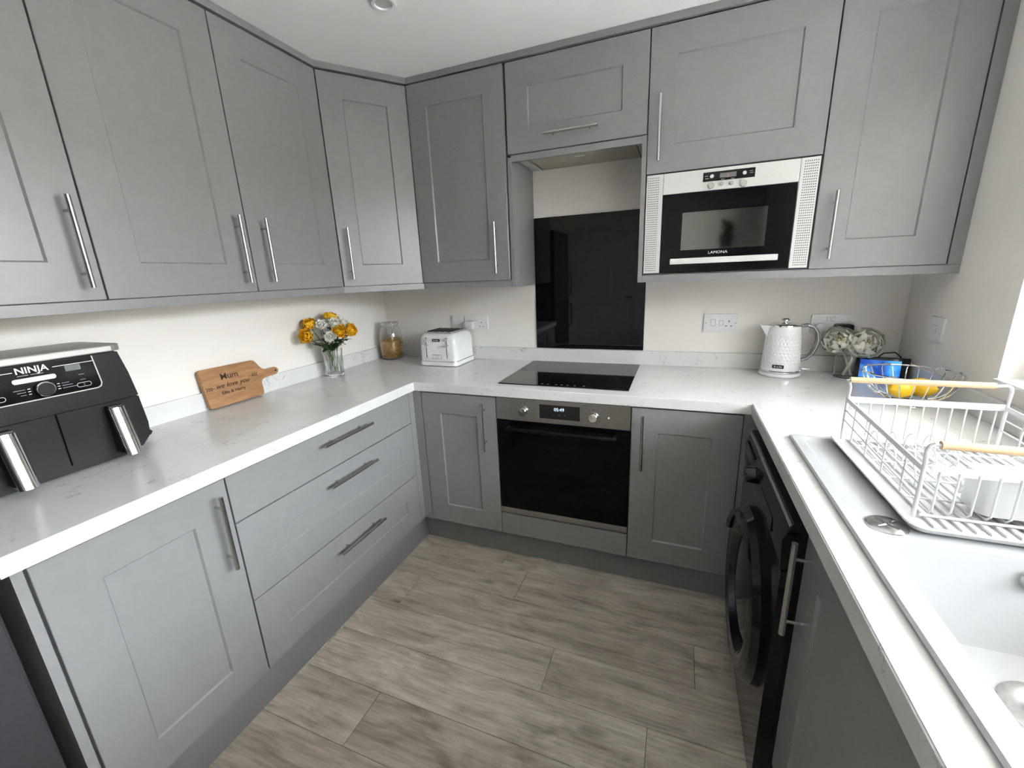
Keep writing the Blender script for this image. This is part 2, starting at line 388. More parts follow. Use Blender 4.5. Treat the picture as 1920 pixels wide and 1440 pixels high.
bm = NB(); box(bm, 10.5, 10.8, -16, 14, -.25, 2.6); struct('daylight_block_far', bm, 'block_buff')  # unseen wall added to block the low sky from the wall units
bm = NB(); box(bm, RW + WT + .002, RW + WT + .85, -4.6, .4, 2.14, 2.26); struct('daylight_block_top', bm, 'block_buff')  # unseen overhang added to cut high sky on the worktop by the window
bm = NB(); box(bm, RW + WT + .15, 9.5, -4.2, -3.5, -.25, 2.5); struct('daylight_block_side', bm, 'block_dark')  # unseen barrier added to keep oblique sky off the back run
# ------------------------------------------------------------------ cabinet builders
def door(name, parent, o, u, w, h, panel=.1, material='cab', t=.020, d=.006, label=None, pz=None):
    """shaker front: o = lower-left corner of the face (seen from the room), u = width direction"""
    bm = NB(); e = .0012
    def ring(i, n): return [bm.verts.new(p) for p in ((i, i, n), (w - i, i, n), (w - i, h - i, n), (i, h - i, n))]
    rs = [ring(0, -t), ring(0, -e), ring(e, 0)]
    if panel:
        pv = pz or panel
        def ring2(c, n): return [bm.verts.new(p) for p in ((panel + c, pv + c, n), (w - panel - c, pv + c, n), (w - panel - c, h - pv - c, n), (panel + c, h - pv - c, n))]
        rs += [ring2(0, 0), ring2(.0045, -d)]
    bm.faces.new(rs[0][::-1])
    for A, B in zip(rs, rs[1:]):
        for i in range(4): bm.faces.new((A[i], A[(i + 1) % 4], B[(i + 1) % 4], B[i]))
    bm.faces.new(rs[-1])
    bm_apply(bm, frame_m(o, u, (0, 0, 1)))
    return obj(name, bm, material, parent)
def handle(parent, c, along, out, L=.235, st=.032, material='steel'):
    c = Vector(c); a = Vector(along).normalized(); n = Vector(out).normalized(); bm = NB()
    b = c + n * st
    cyl(bm, b - a * L / 2, b + a * L / 2, .0062, 14)
    for s in (-1, 1): cyl(bm, c + a * s * .08 - n * .0003, b + a * s * .08, .0042, 10)
    return obj('handle', bm, material, parent, smooth=True)
G = .0022  # half gap between fronts
Z3 = Vector((0, 0, 1))

# ------------------------------------------------------------------ wall units
CT = ZC - .002
def carc_box(parent, x0, x1, y0, y1, z0, z1, material='carcass', name='carcass'):
    bm = NB(); box(bm, x0, x1, y0, y1, z0, z1); return obj(name, bm, material, parent)
ZCB = ZWB - .002; ZCT = ZWT
def wall_left(label, y0, y1, doors):
    c = thing('wall_cabinet', label, 'cabinet', (.14, (y0 + y1) / 2, ZCB), group='grey wall cabinets')
    carc_box(c, .001, XWF - .022, y0 + .0005, y1 - .0005, ZCB, ZCT)
    for (a, b, hy) in doors:
        d = door('door', c, (XWF, b - G, ZWB), (0, -1, 0), b - a - 2 * G, ZWT - ZWB - .004) if False else \
            door('door', c, (XWF, a + G, ZWB), (0, 1, 0), b - a - 2 * G, ZWT - ZWB - .004)
        handle(d, (XWF, hy, 1.529), Z3, (1, 0, 0))
    return c
wall_left('grey shaker wall cabinet cut off by the left edge, above the black air fryer', -2.04, -1.5388, [(-2.04, -1.5388, -1.578)])
wall_left('double door grey wall cabinet above the wooden board, its two handles side by side', -1.5388, DGY, [(-1.5388, -1.0665, -1.112), (-1.0665, DGY, -1.006)])
# diagonal corner unit
c = thing('corner_wall_cabinet', 'narrow diagonal corner wall cabinet with warm sheen, above flower vase and pasta jar', 'cabinet', (.2, -.2, ZCB), group='grey wall cabinets')
dv = Vector((DGX - XWF, YWF - DGY, 0)); dn = Vector((dv.y, -dv.x, 0)).normalized(); du = dv.normalized()
A = Vector((XWF, DGY, 0)) - dn * .022; B = Vector((DGX, YWF, 0)) - dn * .022
bm = NB(); prism(bm, [(.001, DGY + .0005), (A.x, DGY + .0005), (B.x, B.y), (DGX - .0005, B.y), (DGX - .0005, YW - .001), (.001, YW - .001)], 'z', ZCB, ZCT); obj('carcass', bm, 'carcass', c)
o0 = Vector((XWF, DGY, ZWB)) + du * .003
d = door('door', c, o0, du, dv.length - .006, ZWT - ZWB - .004, panel=.098)
hp = Vector((XWF, DGY, 1.529)) + du * .045
handle(d, hp, Z3, dn)
def wall_back(name, label, x0, x1, z0, z1, hnd, zc0=None, gl=0, gr=0, proud=0):
    c = thing(name, label, 'cabinet', ((x0 + x1) / 2, -.13, z0), group='grey wall cabinets')
    carc_box(c, x0 + .0005, x1 - .0005, YWF + .022, YW - .001, zc0 if zc0 else ZCB, ZCT)
    d = door('door', c, (x0 + G + gl, YWF - proud, z0), (1, 0, 0), x1 - x0 - 2 * G - gl - gr, z1 - z0 - .004)
    if hnd[0] == 'v': handle(d, (hnd[1], YWF, hnd[2]), Z3, (0, -1, 0))
    else: handle(d, (hnd[1], YWF, hnd[2]), (1, 0, 0), (0, -1, 0))
    return c
c = wall_back('wall_cabinet', 'dark looking grey wall cabinet above the toaster, left of the extractor', DGX, 1.0218, ZWB, ZWT, ('v', .954, 1.529), gr=.004, proud=.006)
bm = NB(); box(bm, 1.0225, 1.0405, YWF + .003, YW - .001, ZPB, 1.918); obj('end_panel', bm, 'cab', c)
c = wall_back('extractor_cabinet', 'short grey flap door cabinet over the extractor hood with horizontal handle', 1.0218, 1.6353, 1.9294, ZWT, ('h', 1.322, 1.985), zc0=1.932, gl=.003)
bm = NB(); box(bm, 1.0407, 1.6160, YWF + .004, YWF + .022, 1.899, 1.9255); obj('front_rail', bm, 'cab', c)
# microwave housing
c = thing('microwave_cabinet', 'grey wall cabinet holding the built-in microwave, with wide door above it', 'cabinet', (1.94, -.13, ZCB), group='grey wall cabinets')
bm = NB(); x0, x1 = 1.6353, 2.2491
box(bm, x0 + .0005, x0 + .018, YWF + .022, YW - .001, ZCB, ZCT); box(bm, x1 - .018, x1 - .0005, YWF + .022, YW - .001, ZCB, ZCT)
box(bm, x0 + .018, x1 - .018, YWF + .022, YW - .001, ZCB, ZCB + .006); box(bm, x0 + .018, x1 - .018, YWF + .022, YW - .001, 1.7787, ZCT)
box(bm, x0 + .018, x1 - .018, YW - .012, YW - .001, ZCB + .006, 1.7787)
obj('carcass', bm, 'carcass', c)
bm = NB(); box(bm, 1.6165, 1.6348, YWF + .003, YW - .001, ZPB, 1.927); obj('end_panel', bm, 'cab', c)
d = door('door', c, (x0 + G, YWF, 1.7787), (1, 0, 0), x1 - x0 - 2 * G, ZWT - 1.7787 - .004)
handle(d, (1.682, YWF, 1.937), Z3, (0, -1, 0))
wall_back('wall_cabinet', 'tall grey wall cabinet right of the microwave, next to the window wall', 2.2491, 2.660, ZWB, ZWT, ('v', 2.301, 1.530))
bm = NB(); box(bm, 2.6625, RW - .001, YWF + .002, YWF + .02, ZWB, ZWT); tag(obj('filler_panel', bm, 'cab'), 'narrow vertical grey filler strip between tall wall cabinet and window wall', 'panel')

# cornice up to the ceiling and light pelmet under the doors: swept strips
def strip(name, label, cat, pts, th, z0, z1):
    """pts: outer line in plan, from left to right seen from the room; thickness goes to the wall side"""
    P = [Vector((p[0], p[1], 0)) for p in pts]; inn = []
    for i, p in enumerate(P):
        ns = []
        if i > 0: dd = (P[i] - P[i - 1]).normalized(); ns.append(Vector((-dd.y, dd.x, 0)))
        if i < len(P) - 1: dd = (P[i + 1] - P[i]).normalized(); ns.append(Vector((-dd.y, dd.x, 0)))
        nn = sum(ns, Vector()).normalized(); inn.append(p + nn * th / max(.3, nn.dot(ns[0])))
    bm = NB()
    for i in range(len(P) - 1):
        q = [P[i], P[i + 1], inn[i + 1], inn[i]]
        prism(bm, [(v.x, v.y) for v in q], 'z', z0, z1)
    bmesh.ops.remove_doubles(bm, verts=bm.verts[:], dist=1e-5)
    dup = [f for f in bm.faces if sum(1 for g in bm.faces if set(g.verts) == set(f.verts)) > 1]
    bmesh.ops.delete(bm, geom=dup, context='FACES_ONLY') if dup else None
    return tag(obj(name, bm, 'cab'), label, cat)
k = .006
strip('cornice', 'grey cornice strip running along the ceiling above all the wall cabinets', 'cornice',
      [(XWF + k, -2.04), (XWF + k, DGY - .002), (DGX + .004, YWF - k), (RW - .001, YWF - k)], .03, ZWT + .003, ZC - .001)
strip('light_pelmet', 'grey strip under the left and corner wall cabinets, above cream wall', 'pelmet',
      [(XWF - .002, -2.04), (XWF - .002, DGY), (DGX, YWF + .002), (1.0215, YWF + .002)], .018, ZPB, ZCB - .0005)
strip('light_pelmet', 'grey strip under the microwave and tall right wall cabinet', 'pelmet',
      [(1.6353, YWF + .002), (RW - .001, YWF + .002)], .018, ZPB, ZCB - .0005)

# extractor hood insert
c = thing('extractor_hood', 'slim built-in extractor hood with beige metal underside over the hob', 'extractor', (1.33, -.12, 1.918))
bm = NB(); box(bm, 1.0425, 1.614, YWF + .0225, YW - .002, 1.9195, 1.931); obj('hood_body', bm, 'fascia_silver', c)
bm = NB(); box(bm, 1.105, 1.600, YWF + .035, YW - .02, 1.9135, 1.919, bev=.001); pl = obj('filter_plate', bm, 'hood_plate', c)
bm = NB(); box(bm, 1.098, 1.104, YWF + .033, YW - .018, 1.910, 1.919, bev=.001); obj('edge_trim', bm, 'chrome', c)
bm = NB(); box(bm, 1.585, 1.590, YWF + .035, YW - .02, 1.9125, 1.9134); obj('panel_line', bm, 'print_dark', pl)
bm = NB(); box(bm, 1.31, 1.355, -.185, -.165, 1.9118, 1.9134); obj('badge', bm, 'chrome', pl)

# ------------------------------------------------------------------ microwave
mw = thing('microwave', 'built-in silver microwave with black glass door and perforated vents', 'microwave', (1.944, -.15, 1.386))
MF = YWF + .001
bm = NB(); box(bm, 1.660, 2.225, YWF + .0225, YW - .03, 1.388, 1.770); obj('casing', bm, 'carcass', mw)
bm = NB(); box(bm, 1.6400, 1.7045, MF, MF + .02, 1.384, 1.7735, bev=.0015); fl = obj('vent_panel', bm, 'fascia_silver', mw)
bm = NB(); box(bm, 2.1835, 2.2445, MF, MF + .02, 1.384, 1.7735, bev=.0015); fr = obj('vent_panel', bm, 'fascia_silver', mw)
bm = NB(); box(bm, 1.7055, 2.1825, MF, MF + .02, 1.6945, 1.7735, bev=.0015); fas = obj('fascia', bm, 'fascia_silver', mw)
def holes(x0, x1, parent):
    bm = NB(); nx = 7; nz = 42; px = (x1 - x0) / nx; pz = (1.766 - 1.391) / nz; r = px * .30
    for i in range(nx):
        for j in range(nz):
            cx = x0 + (i + .5) * px; cz = 1.391 + (j + .5) * pz
            bm.faces.new([bm.verts.new((cx + r * math.cos(a), MF - .0003, cz + r * math.sin(a))) for a in [k * PI / 3 for k in range(6)]])
    tag(obj('vent_holes', bm, 'dark_slot', parent), kind='stuff')
holes(1.6455, 1.690, fl); holes(2.194, 2.240, fr)
bm = NB(); box(bm, 1.7055, 2.1825, MF + .001, MF + .02, 1.3845, 1.6935, bev=.0015); dg = obj('door', bm, 'black_glass', mw)
mat('mw_window', (0.34, 0.345, 0.335), 0.05, 1.0)
bm = NB(); box(bm, 1.786, 2.092, MF + .0004, MF + .0012, 1.4725, 1.6190); obj('viewing_window', bm, 'mw_window', dg)
bm = NB(); box(bm, 1.747, 2.139, MF - .028, MF - .016, 1.4165, 1.4395, bev=.002)
for xx in (1.765, 2.121): box(bm, xx - .008, xx + .008, MF - .018, MF + .003, 1.421, 1.435)
obj('handle', bm, 'fascia_silver', dg)
text('logo', 'LAMONA', .0150, (1.928, MF + .0003, 1.4580), (1, 0, 0), (0, 0, 1), 'print_white', dg, sx=1.15)
bm = NB(); box(bm, 1.854, 2.036, MF - .0012, MF + .001, 1.727, 1.761, bev=.0006); dsp = obj('display', bm, 'black_gloss', fas)
bm = NB(); box(bm, 1.914, 1.972, MF - .0018, MF - .001, 1.736, 1.753); lcd = obj('clock_screen', bm, 'lcd_grey', dsp)
text('colon', ':', .02, (1.943, MF - .002, 1.744), (1, 0, 0), (0, 0, 1), 'led_red', dsp)
for x, z, r in ((1.886, 1.745, .0075), (2.0, 1.745, .0075)):
    bm = NB(); cyl(bm, (x, MF, z), (x, MF - .004, z), r, 20, r2=r * .85); obj('button', bm, 'fascia_silver', dsp, smooth=True)
for x, z, r in ((1.885, 1.7115, .0125), (1.923, 1.7145, .0075), (1.957, 1.7135, .0075), (1.998, 1.7085, .0135)):
    bm = NB(); cyl(bm, (x, MF + .001, z), (x, MF - .011, z), r, 24, r2=r * .86); obj('button', bm, 'knob_beige', fas, smooth=True)
for x, z in ((1.866, 1.747), (1.868, 1.738), (2.022, 1.750), (2.024, 1.743), (1.925, 1.7305), (1.96, 1.7305)):
    bm = NB(); box(bm, x - .006, x + .006, MF - .0015, MF - .001, z - .0012, z + .0012); obj('print_mark', bm, 'print_grey', dsp)

# ------------------------------------------------------------------ splashback
bm = NB(); box(bm, 1.0415, 1.631, YW - .007, YW - .0005, UPZ + .001, 1.688, bev=.0008)
tag(obj('splashback', bm, 'black_glass'), 'tall glossy black glass splashback on the wall behind the hob', 'splashback')

# ------------------------------------------------------------------ base units
def carc(parent, x0, x1, y0, y1, z0=ZPL + .004, z1=ZU - .0015):
    bm = NB(); box(bm, x0, x1, y0, y1, z0, z1); return obj('carcass', bm, 'carcass', parent)
ZD0, ZD1 = ZPL, ZU - .008
# left run
bm = NB(); box(bm, .01, XLD - .001, -1.968, -1.950, 0.001, ZU - .001); tag(obj('end_panel', bm, 'cab'), 'pale grey end panel closing the left base run beside dark fridge', 'panel')
c = thing('base_cabinet', 'single door grey base cabinet at the near left end, with vertical handle', 'cabinet', (.3, -1.745, ZPL), group='grey base cabinets')
carc(c, .02, XLD - .0215, -1.9495, -1.5385)
d = door('door', c, (XLD, -1.944, ZD0), (0, 1, 0), -1.5395 + 1.944, ZD1 - ZD0)
handle(d, (XLD, -1.578, .711), Z3, (1, 0, 0))
c = thing('drawer_cabinet', 'wide grey base unit of three drawers under the wooden board', 'drawers', (.3, -1.085, ZPL), group='grey base cabinets')
carc(c, .02, XLD - .0215, -1.536, -.628)
ya, yb = -1.535, -.630
for i, (z0, z1, hz, pn) in enumerate(((.7125, ZD1, .822, 0), (.4335, .7085, .655, .1), (ZD0, .4295, .369, .1))):
    d = door('drawer', c, (XLD, ya, z0), (0, 1, 0), yb - ya, z1 - z0, panel=pn, pz=.098)
    handle(d, (XLD, -1.063, hz), (0, 1, 0), (1, 0, 0), L=.26)
bm = NB(); box(bm, XLD - .02, XLD - .001, -.6275, YBD - .0005, ZD0, ZU - .001); box(bm, XLD - .02, .6335, YBD, YBD + .019, ZD0, ZU - .001)
tag(obj('corner_post', bm, 'cab'), 'L shaped grey corner post between the drawers and the back run', 'panel')
# back run
c = thing('base_cabinet', 'narrow grey base cabinet left of the oven, below the toaster', 'cabinet', (.83, -.3, ZPL), group='grey base cabinets')
carc(c, .637, 1.0355, YBD + .0215, -.02)
d = door('door', c, (.6365, YBD, ZD0), (1, 0, 0), 1.0355 - .6365, ZD1 - ZD0); handle(d, (.977, YBD, .72), Z3, (0, -1, 0))
c = thing('base_cabinet', 'grey base cabinet right of the oven, next to the black washing machine', 'cabinet', (1.84, -.3, ZPL), group='grey base cabinets')
carc(c, 1.6405, 2.042, YBD + .0215, -.02)
d = door('door', c, (1.6400, YBD, ZD0), (1, 0, 0), 2.041 - 1.64, ZD1 - ZD0); handle(d, (1.6845, YBD, .722), Z3, (0, -1, 0))
bm = NB(); box(bm, 2.0435, 2.10, YBD + .002, YBD + .02, ZD0, ZU - .001); tag(obj('filler_panel', bm, 'cab'), 'dark narrow filler between right base cabinet and washing machine', 'panel')
c = thing('oven_cabinet', 'grey oven housing showing a plain grey panel below the oven', 'cabinet', (1.337, -.3, ZPL), group='grey base cabinets')
bm = NB(); x0, x1 = 1.0365, 1.6395
box(bm, x0, x0 + .016, YBD + .0215, -.02, ZPL + .004, ZU - .0015); box(bm, x1 - .016, x1, YBD + .0215, -.02, ZPL + .004, ZU - .0015); box(bm, x0 + .016, x1 - .016, YBD + .0215, -.02, ZPL + .004, .272)
obj('carcass', bm, 'carcass', c)
door('lower_panel', c, (1.0385, YBD, ZD0), (1, 0, 0), .598, .2745 - ZD0, panel=0)
# plinths
bm = NB(); box(bm, .53, .547, -1.949, -.5205, 0.001, ZPL); tag(obj('plinth', bm, 'plinth'), 'pale grey plinth along the floor below the drawers', 'plinth')
bm = NB(); box(bm, .5475, 2.12, -.520, -.503, 0.001, ZPL); tag(obj('plinth', bm, 'plinth'), 'shaded grey plinth along the floor below the oven', 'plinth')
bm = NB(); box(bm, 2.135, 2.152, -1.90, -1.291, 0.001, ZPL); tag(obj('plinth', bm, 'plinth'), 'dark plinth along the floor below the sink cabinet', 'plinth')
# sink unit
c = thing('sink_cabinet', 'dark shaded grey base cabinet below the sink, steel handle by the washing machine', 'cabinet', (2.38, -1.6, ZPL), group='grey base cabinets')
bm = NB(); box(bm, XRD + .0215, 2.66, -1.3175, -1.30, ZPL + .004, ZU - .0015); box(bm, XRD + .0215, 2.66, -1.90, -1.8825, ZPL + .004, ZU - .0015); box(bm, XRD + .0215, 2.66, -1.8825, -1.3175, ZPL + .004, ZPL + .02)
obj('carcass', bm, 'carcass', c)
d = door('door', c, (XRD, -1.2985, ZD0), (0, -1, 0), .60, ZD1 - ZD0, panel=.1); handle(d, (XRD, -1.335, .712), Z3, (-1, 0, 0))
c = thing('base_cabinet', 'shaded grey base cabinet beyond the sink cabinet, nearest the camera', 'cabinet', (2.38, -2.2, ZPL), group='grey base cabinets')
carc(c, XRD + .0215, 2.66, -2.50, -1.9015); door('door', c, (XRD, -1.9025, ZD0), (0, -1, 0), .597, ZD1 - ZD0)

# worktop: one U-shaped slab with a cut-out for the sink
SK = dict(x0=2.113, x1=2.600, y0=-1.885, y1=-.903)
bm = NB()
XC0, XC1, YC0, YC1 = SK['x0'] + .012, SK['x1'] - .012, SK['y0'] + .012, SK['y1'] - .012
xs = [.0005, XL, XR, XC0, XC1, RW - .0005]; ys = [-2.52, -1.982, YC0, YC1, YB, YW - .0005]
def inside(i, j):
    xm = (xs[i] + xs[i + 1]) / 2; ym = (ys[j] + ys[j + 1]) / 2
    if XC0 < xm < XC1 and YC0 < ym < YC1: return False
    if xm < XL: return ym > -1.982
    if xm < XR: return ym > YB
    return True
vt = {}
def V(i, j, z):
    if (i, j, z) not in vt: vt[(i, j, z)] = bm.verts.new((xs[i], ys[j], z))
    return vt[(i, j, z)]
for i in range(5):
    for j in range(5):
        if not inside(i, j): continue
        bm.faces.new((V(i, j, ZT), V(i + 1, j, ZT), V(i + 1, j + 1, ZT), V(i, j + 1, ZT)))
        bm.faces.new((V(i, j, ZU), V(i, j + 1, ZU), V(i + 1, j + 1, ZU), V(i + 1, j, ZU)))
        for di, dj, a, b_ in ((-1, 0, (i, j), (i, j + 1)), (1, 0, (i + 1, j), (i + 1, j + 1)), (0, -1, (i, j), (i + 1, j)), (0, 1, (i, j + 1), (i + 1, j + 1))):
            ni, nj = i + di, j + dj
            if 0 <= ni < 5 and 0 <= nj < 5 and inside(ni, nj): continue
            bm.faces.new((V(*a, ZT), V(*b_, ZT), V(*b_, ZU), V(*a, ZU)))
bmesh.ops.recalc_face_normals(bm, faces=bm.faces[:])
es = [e for e in bm.edges if len(e.link_faces) == 2 and e.calc_face_angle() > 1 and abs(e.verts[0].co.z - ZT) < 1e-5 and abs(e.verts[1].co.z - ZT) < 1e-5]
bmesh.ops.bevel(bm, geom=es, offset=.0025, segments=2, affect='EDGES')
tag(obj('worktop', bm, 'worktop', smooth=True, sharp=40), 'white marble-effect worktop running round three sides of the kitchen', 'worktop')
for a, lab in (((.0008, UPX, -1.98, UPY), 'white marble-effect upstand along the left wall behind the wooden board'),
               ((UPX + .0002, RW - .017, UPY, YW - .0008), 'white marble-effect upstand along the back wall behind hob and kettle'),
               ((RW - .0165, RW - .0008, -2.5, UPY + .015), 'white marble-effect upstand along the right wall below the window')):
    bm = NB(); box(bm, a[0], a[1], a[2], a[3], ZT + .0002, UPZ - .001, bev=.0012); tag(obj('upstand', bm, 'worktop'), lab, 'upstand')

# dark fridge beside the run
c = thing('fridge_freezer', 'dark grey fridge freezer cut off by the bottom left corner', 'fridge', (.3, -2.29, 0))
bm = NB(); box(bm, .02, .545, -2.585, -1.992, .02, 1.82, bev=.004); obj('body', bm, 'fridge_dark', c)
for z0, z1 in ((.05, 1.10), (1.106, 1.82)):
    bm = NB(); box(bm, .5455, .590, -2.583, -1.994, z0, z1, bev=.006); d = obj('door', bm, 'fridge_dark', c)
    hz = (z1 - .30, z1 - .04) if z0 < 1 else (z0 + .04, z0 + .30)
    bm = NB(); tube(bm, [(.589, -2.54, hz[0]), (.628, -2.54, hz[0] + .01), (.628, -2.54, hz[1] - .01), (.589, -2.54, hz[1])], .008); obj('handle', bm, 'steel', d, smooth=True)

# ------------------------------------------------------------------ oven
ov = thing('oven', 'built-in steel and black glass single oven below the hob', 'oven', (1.337, -.33, .285))
OF = YBD - .003
bm = NB(); box(bm, 1.06, 1.615, YBD + .03, -.08, .285, .862); obj('casing', bm, 'carcass', ov)
bm = NB(); box(bm, 1.0395, 1.6365, OF, OF + .025, .7625, .8675, bev=.0015); cp = obj('control_panel', bm, 'oven_steel', ov)
bm = NB(); box(bm, 1.0395, 1.6365, OF + .001, OF + .024, .312, .7595, bev=.0015); od = obj('door', bm, 'oven_glass', ov)
bm = NB(); box(bm, 1.0395, 1.6365, OF, OF + .024, .283, .3105, bev=.0015); obj('lower_trim', bm, 'oven_steel', ov)
bm = NB(); tube(bm, [(1.10, OF + .0005, .728), (1.10, OF - .032, .731), (1.112, OF - .040, .732), (1.564, OF - .040, .732), (1.576, OF - .032, .731), (1.576, OF + .0005, .728)], .0085, 10)
obj('handle', bm, 'handle_black', od, smooth=True)
bm = NB(); box(bm, 1.2465, 1.4265, OF - .0012, OF + .002, .785, .848, bev=.0008); dsp = obj('display', bm, 'black_gloss', cp)
text('clock_digits', '05:49', .021, (1.336, OF - .0014, .829), (1, 0, 0), (0, 0, 1), 'led_white', dsp, sx=1.0)
for x, s_ in ((1.312, '-'), (1.336, 'o'), (1.360, '+')): text('touch_symbol', s_, .012, (x, OF - .0014, .804), (1, 0, 0), (0, 0, 1), 'print_grey', dsp)
for kx, kz in ((1.1735, .813), (1.4860, .811)):
    bm = NB(); lathe(bm, [(0, .026), (.0165, .026), (.0185, .0235), (.0195, .004), (.021, .002), (.021, 0), (0, 0)], n=28); bm_apply(bm, frame_m((kx, OF, kz), (1, 0, 0), (0, 0, 1)))
    kn = obj('knob', bm, 'chrome', cp, smooth=True)
    bm = NB(); box(bm, -.0018, .0018, 0, .017, .0255, .0285); bm_apply(bm, frame_m((kx, OF, kz), (.8, 0, .6), (-.6, 0, .8))); obj('pointer', bm, 'steel', kn)
    for q in range(10 if kx > 1.3 else 6):
        a = -PI * .75 + q * PI * 2 / 11.0 if kx > 1.3 else PI * .75 - q * PI * 1.5 / 5
        p = Vector((kx + .031 * math.cos(a), OF - .0003, kz + .031 * math.sin(a)))
        bm = NB(); box(bm, p.x - .003, p.x + .003, OF - .0004, OF + .0002, p.z - .0012, p.z + .0012); obj('print_mark', bm, 'print_dark', cp)
bm = NB(); cyl(bm, (1.5485, OF, .811), (1.5485, OF - .003, .811), .004, 14); obj('indicator_lamp', bm, 'print_white', cp)

# ------------------------------------------------------------------ hob
hb = thing('hob', 'black ceramic glass hob set into the worktop under the extractor', 'hob', (1.323, -.27, ZT))
bm = NB(); box(bm, 1.027, 1.6196, -.5304, -.0103, ZT + .0004, ZT + .005, bev=.0015); gl = obj('glass_top', bm, 'hob_glass', hb)
def ring_flat(name, c, r, wd, z, parent, m_, n=48):
    bm = NB(); A = [bm.verts.new((c[0] + (r - wd) * math.cos(2 * PI * i / n), c[1] + (r - wd) * math.sin(2 * PI * i / n), z)) for i in range(n)]
    B = [bm.verts.new((c[0] + r * math.cos(2 * PI * i / n), c[1] + r * math.sin(2 * PI * i / n), z)) for i in range(n)]
    for i in range(n): bm.faces.new((A[i], A[(i + 1) % n], B[(i + 1) % n], B[i]))
    return obj(name, bm, m_, parent)
for x, y, r in ((1.48, -.385, .085), (1.17, -.385, .072), (1.17, -.15, .09), (1.48, -.15, .072)): ring_flat('cooking_zone', (x, y), r, .0016, ZT + .0052, gl, 'hob_ring')
for x in (1.235, 1.262, 1.30, 1.325, 1.352, 1.385, 1.425):
    bm = NB(); box(bm, x - .005, x + .005, -.509, -.503, ZT + .0049, ZT + .0052); obj('touch_mark', bm, 'print_grey', gl)
bm = NB(); box(bm, 1.545, 1.60, -.517, -.513, ZT + .0049, ZT + .0052); obj('maker_mark', bm, 'hob_ring', gl)

# ------------------------------------------------------------------ washing machine
wm = thing('washing_machine', 'glossy black washing machine under the right worktop with round porthole', 'washing machine', (2.33, -.99, 0))
WF = 2.045; wy0, wy1 = -1.284, -.692; wc = (wy0 + wy1) / 2
bm = NB(); box(bm, WF + .03, 2.60, wy0, wy1, .012, .848); obj('casing', bm, 'black_plastic', wm)
bm = NB(); prism(bm, [(WF + .030, .030), (WF, .034), (WF, .720), (WF + .030, .722)], 'y', wy0, wy1); bevel_all(bm, .004, 2); fp = obj('front_panel', bm, 'black_gloss', wm, smooth=True)
bm = NB(); prism(bm, [(WF + .030, .7235), (WF - .002, .7255), (WF - .006, .80), (WF + .012, .846), (WF + .030, .848)], 'y', wy0, wy1); bevel_all(bm, .004, 2); cpn = obj('control_panel', bm, 'black_gloss', wm, smooth=True)
bm = NB(); box(bm, WF + .006, WF + .0105, wy0 + .006, wy1 - .006, .8325, .840); obj('top_trim', bm, 'print_grey', wm)
bm = NB(); lathe(bm, [(0, .028), (.022, .028), (.025, .022), (.027, 0), (0, 0)], n=28); bm_apply(bm, frame_m((WF - .004, -.90, .775), (0, -1, 0), (0, 0, 1))); obj('dial', bm, 'black_gloss', cpn, smooth=True)
bm = NB(); box(bm, WF - .0075, WF - .003, -1.18, -1.02, .755, .795, bev=.001); obj('display', bm, 'black_glass', cpn)
bm = NB(); box(bm, WF - .0045, WF - .002, wy1 - .17, wy1 - .02, .745, .815, bev=.001); obj('detergent_drawer', bm, 'black_plastic', cpn)
pc = (WF, wc, .43)
def latx(prof, n=48): # lathe around -x axis at the porthole
    bm = NB(); lathe(bm, prof, n=n); return bm_apply(bm, frame_m(pc, (0, -1, 0), (0, 0, 1)))
dd = obj('door_ring', latx([(.155, .0), (.252, .0), (.255, .012), (.243, .030), (.215, .040), (.185, .034), (.165, .012)], 56), 'black_gloss', wm, smooth=True)
obj('porthole_glass', latx([(.0, .030), (.06, .029), (.12, .024), (.165, .014)]), 'black_glass', dd, smooth=True)
bm = NB(); n = 14
for s in (0,):
    arc = [(WF - .043, wc + .225 * math.cos(a), .43 + .225 * math.sin(a)) for a in [PI * .12 + PI * .30 * i / n for i in range(n + 1)]]
    tube(bm, arc, .009, 8)
obj('door_grip', bm, 'fridge_dark', dd, smooth=True)
for yy_ in (wy0 + .06, wy1 - .06):
    bm = NB(); cyl(bm, (2.12, yy_, .001), (2.12, yy_, .014), .02, 14); obj('foot', bm, 'rubber', wm)

# ------------------------------------------------------------------ sink
sk = thing('sink', 'white composite inset sink with drainer and deep bowl below the window', 'sink', (2.36, -1.39, ZT))
bm = NB(); NN = 6
def loop(x0, x1, y0, y1, r, z): return [bm.verts.new((p[0], p[1], z)) for p in rrect(x0, x1, y0, y1, r, NN)]
q = SK; BX0, BX1, BY0, BY1 = 2.158, 2.556, -1.835, -1.405
ZS = ZT + .0095; ZDK = ZT + .0045
loops = [loop(q['x0'] + .004, q['x1'] - .004, q['y0'] + .004, q['y1'] - .004, .016, ZT + .0004), loop(q['x0'], q['x1'], q['y0'], q['y1'], .018, ZT + .005),
         loop(q['x0'] + .004, q['x1'] - .004, q['y0'] + .004, q['y1'] - .004, .016, ZS), loop(q['x0'] + .028, q['x1'] - .022, q['y0'] + .028, q['y1'] - .022, .02, ZS),
         loop(q['x0'] + .033, q['x1'] - .027, q['y0'] + .033, q['y1'] - .027, .02, ZDK),
         loop(BX0 - .006, BX1 + .006, BY0 - .006, BY1 + .006, .036, ZDK), loop(BX0, BX1, BY0, BY1, .034, ZDK - .004),
         loop(BX0 + .006, BX1 - .006, BY0 + .006, BY1 - .006, .034, ZDK - .03), loop(BX0 + .018, BX1 - .018, BY0 + .018, BY1 - .018, .04, .775),
         loop(BX0 + .03, BX1 - .03, BY0 + .03, BY1 - .03, .04, .748), loop(BX0 + .06, BX1 - .06, BY0 + .06, BY1 - .06, .04, .742)]
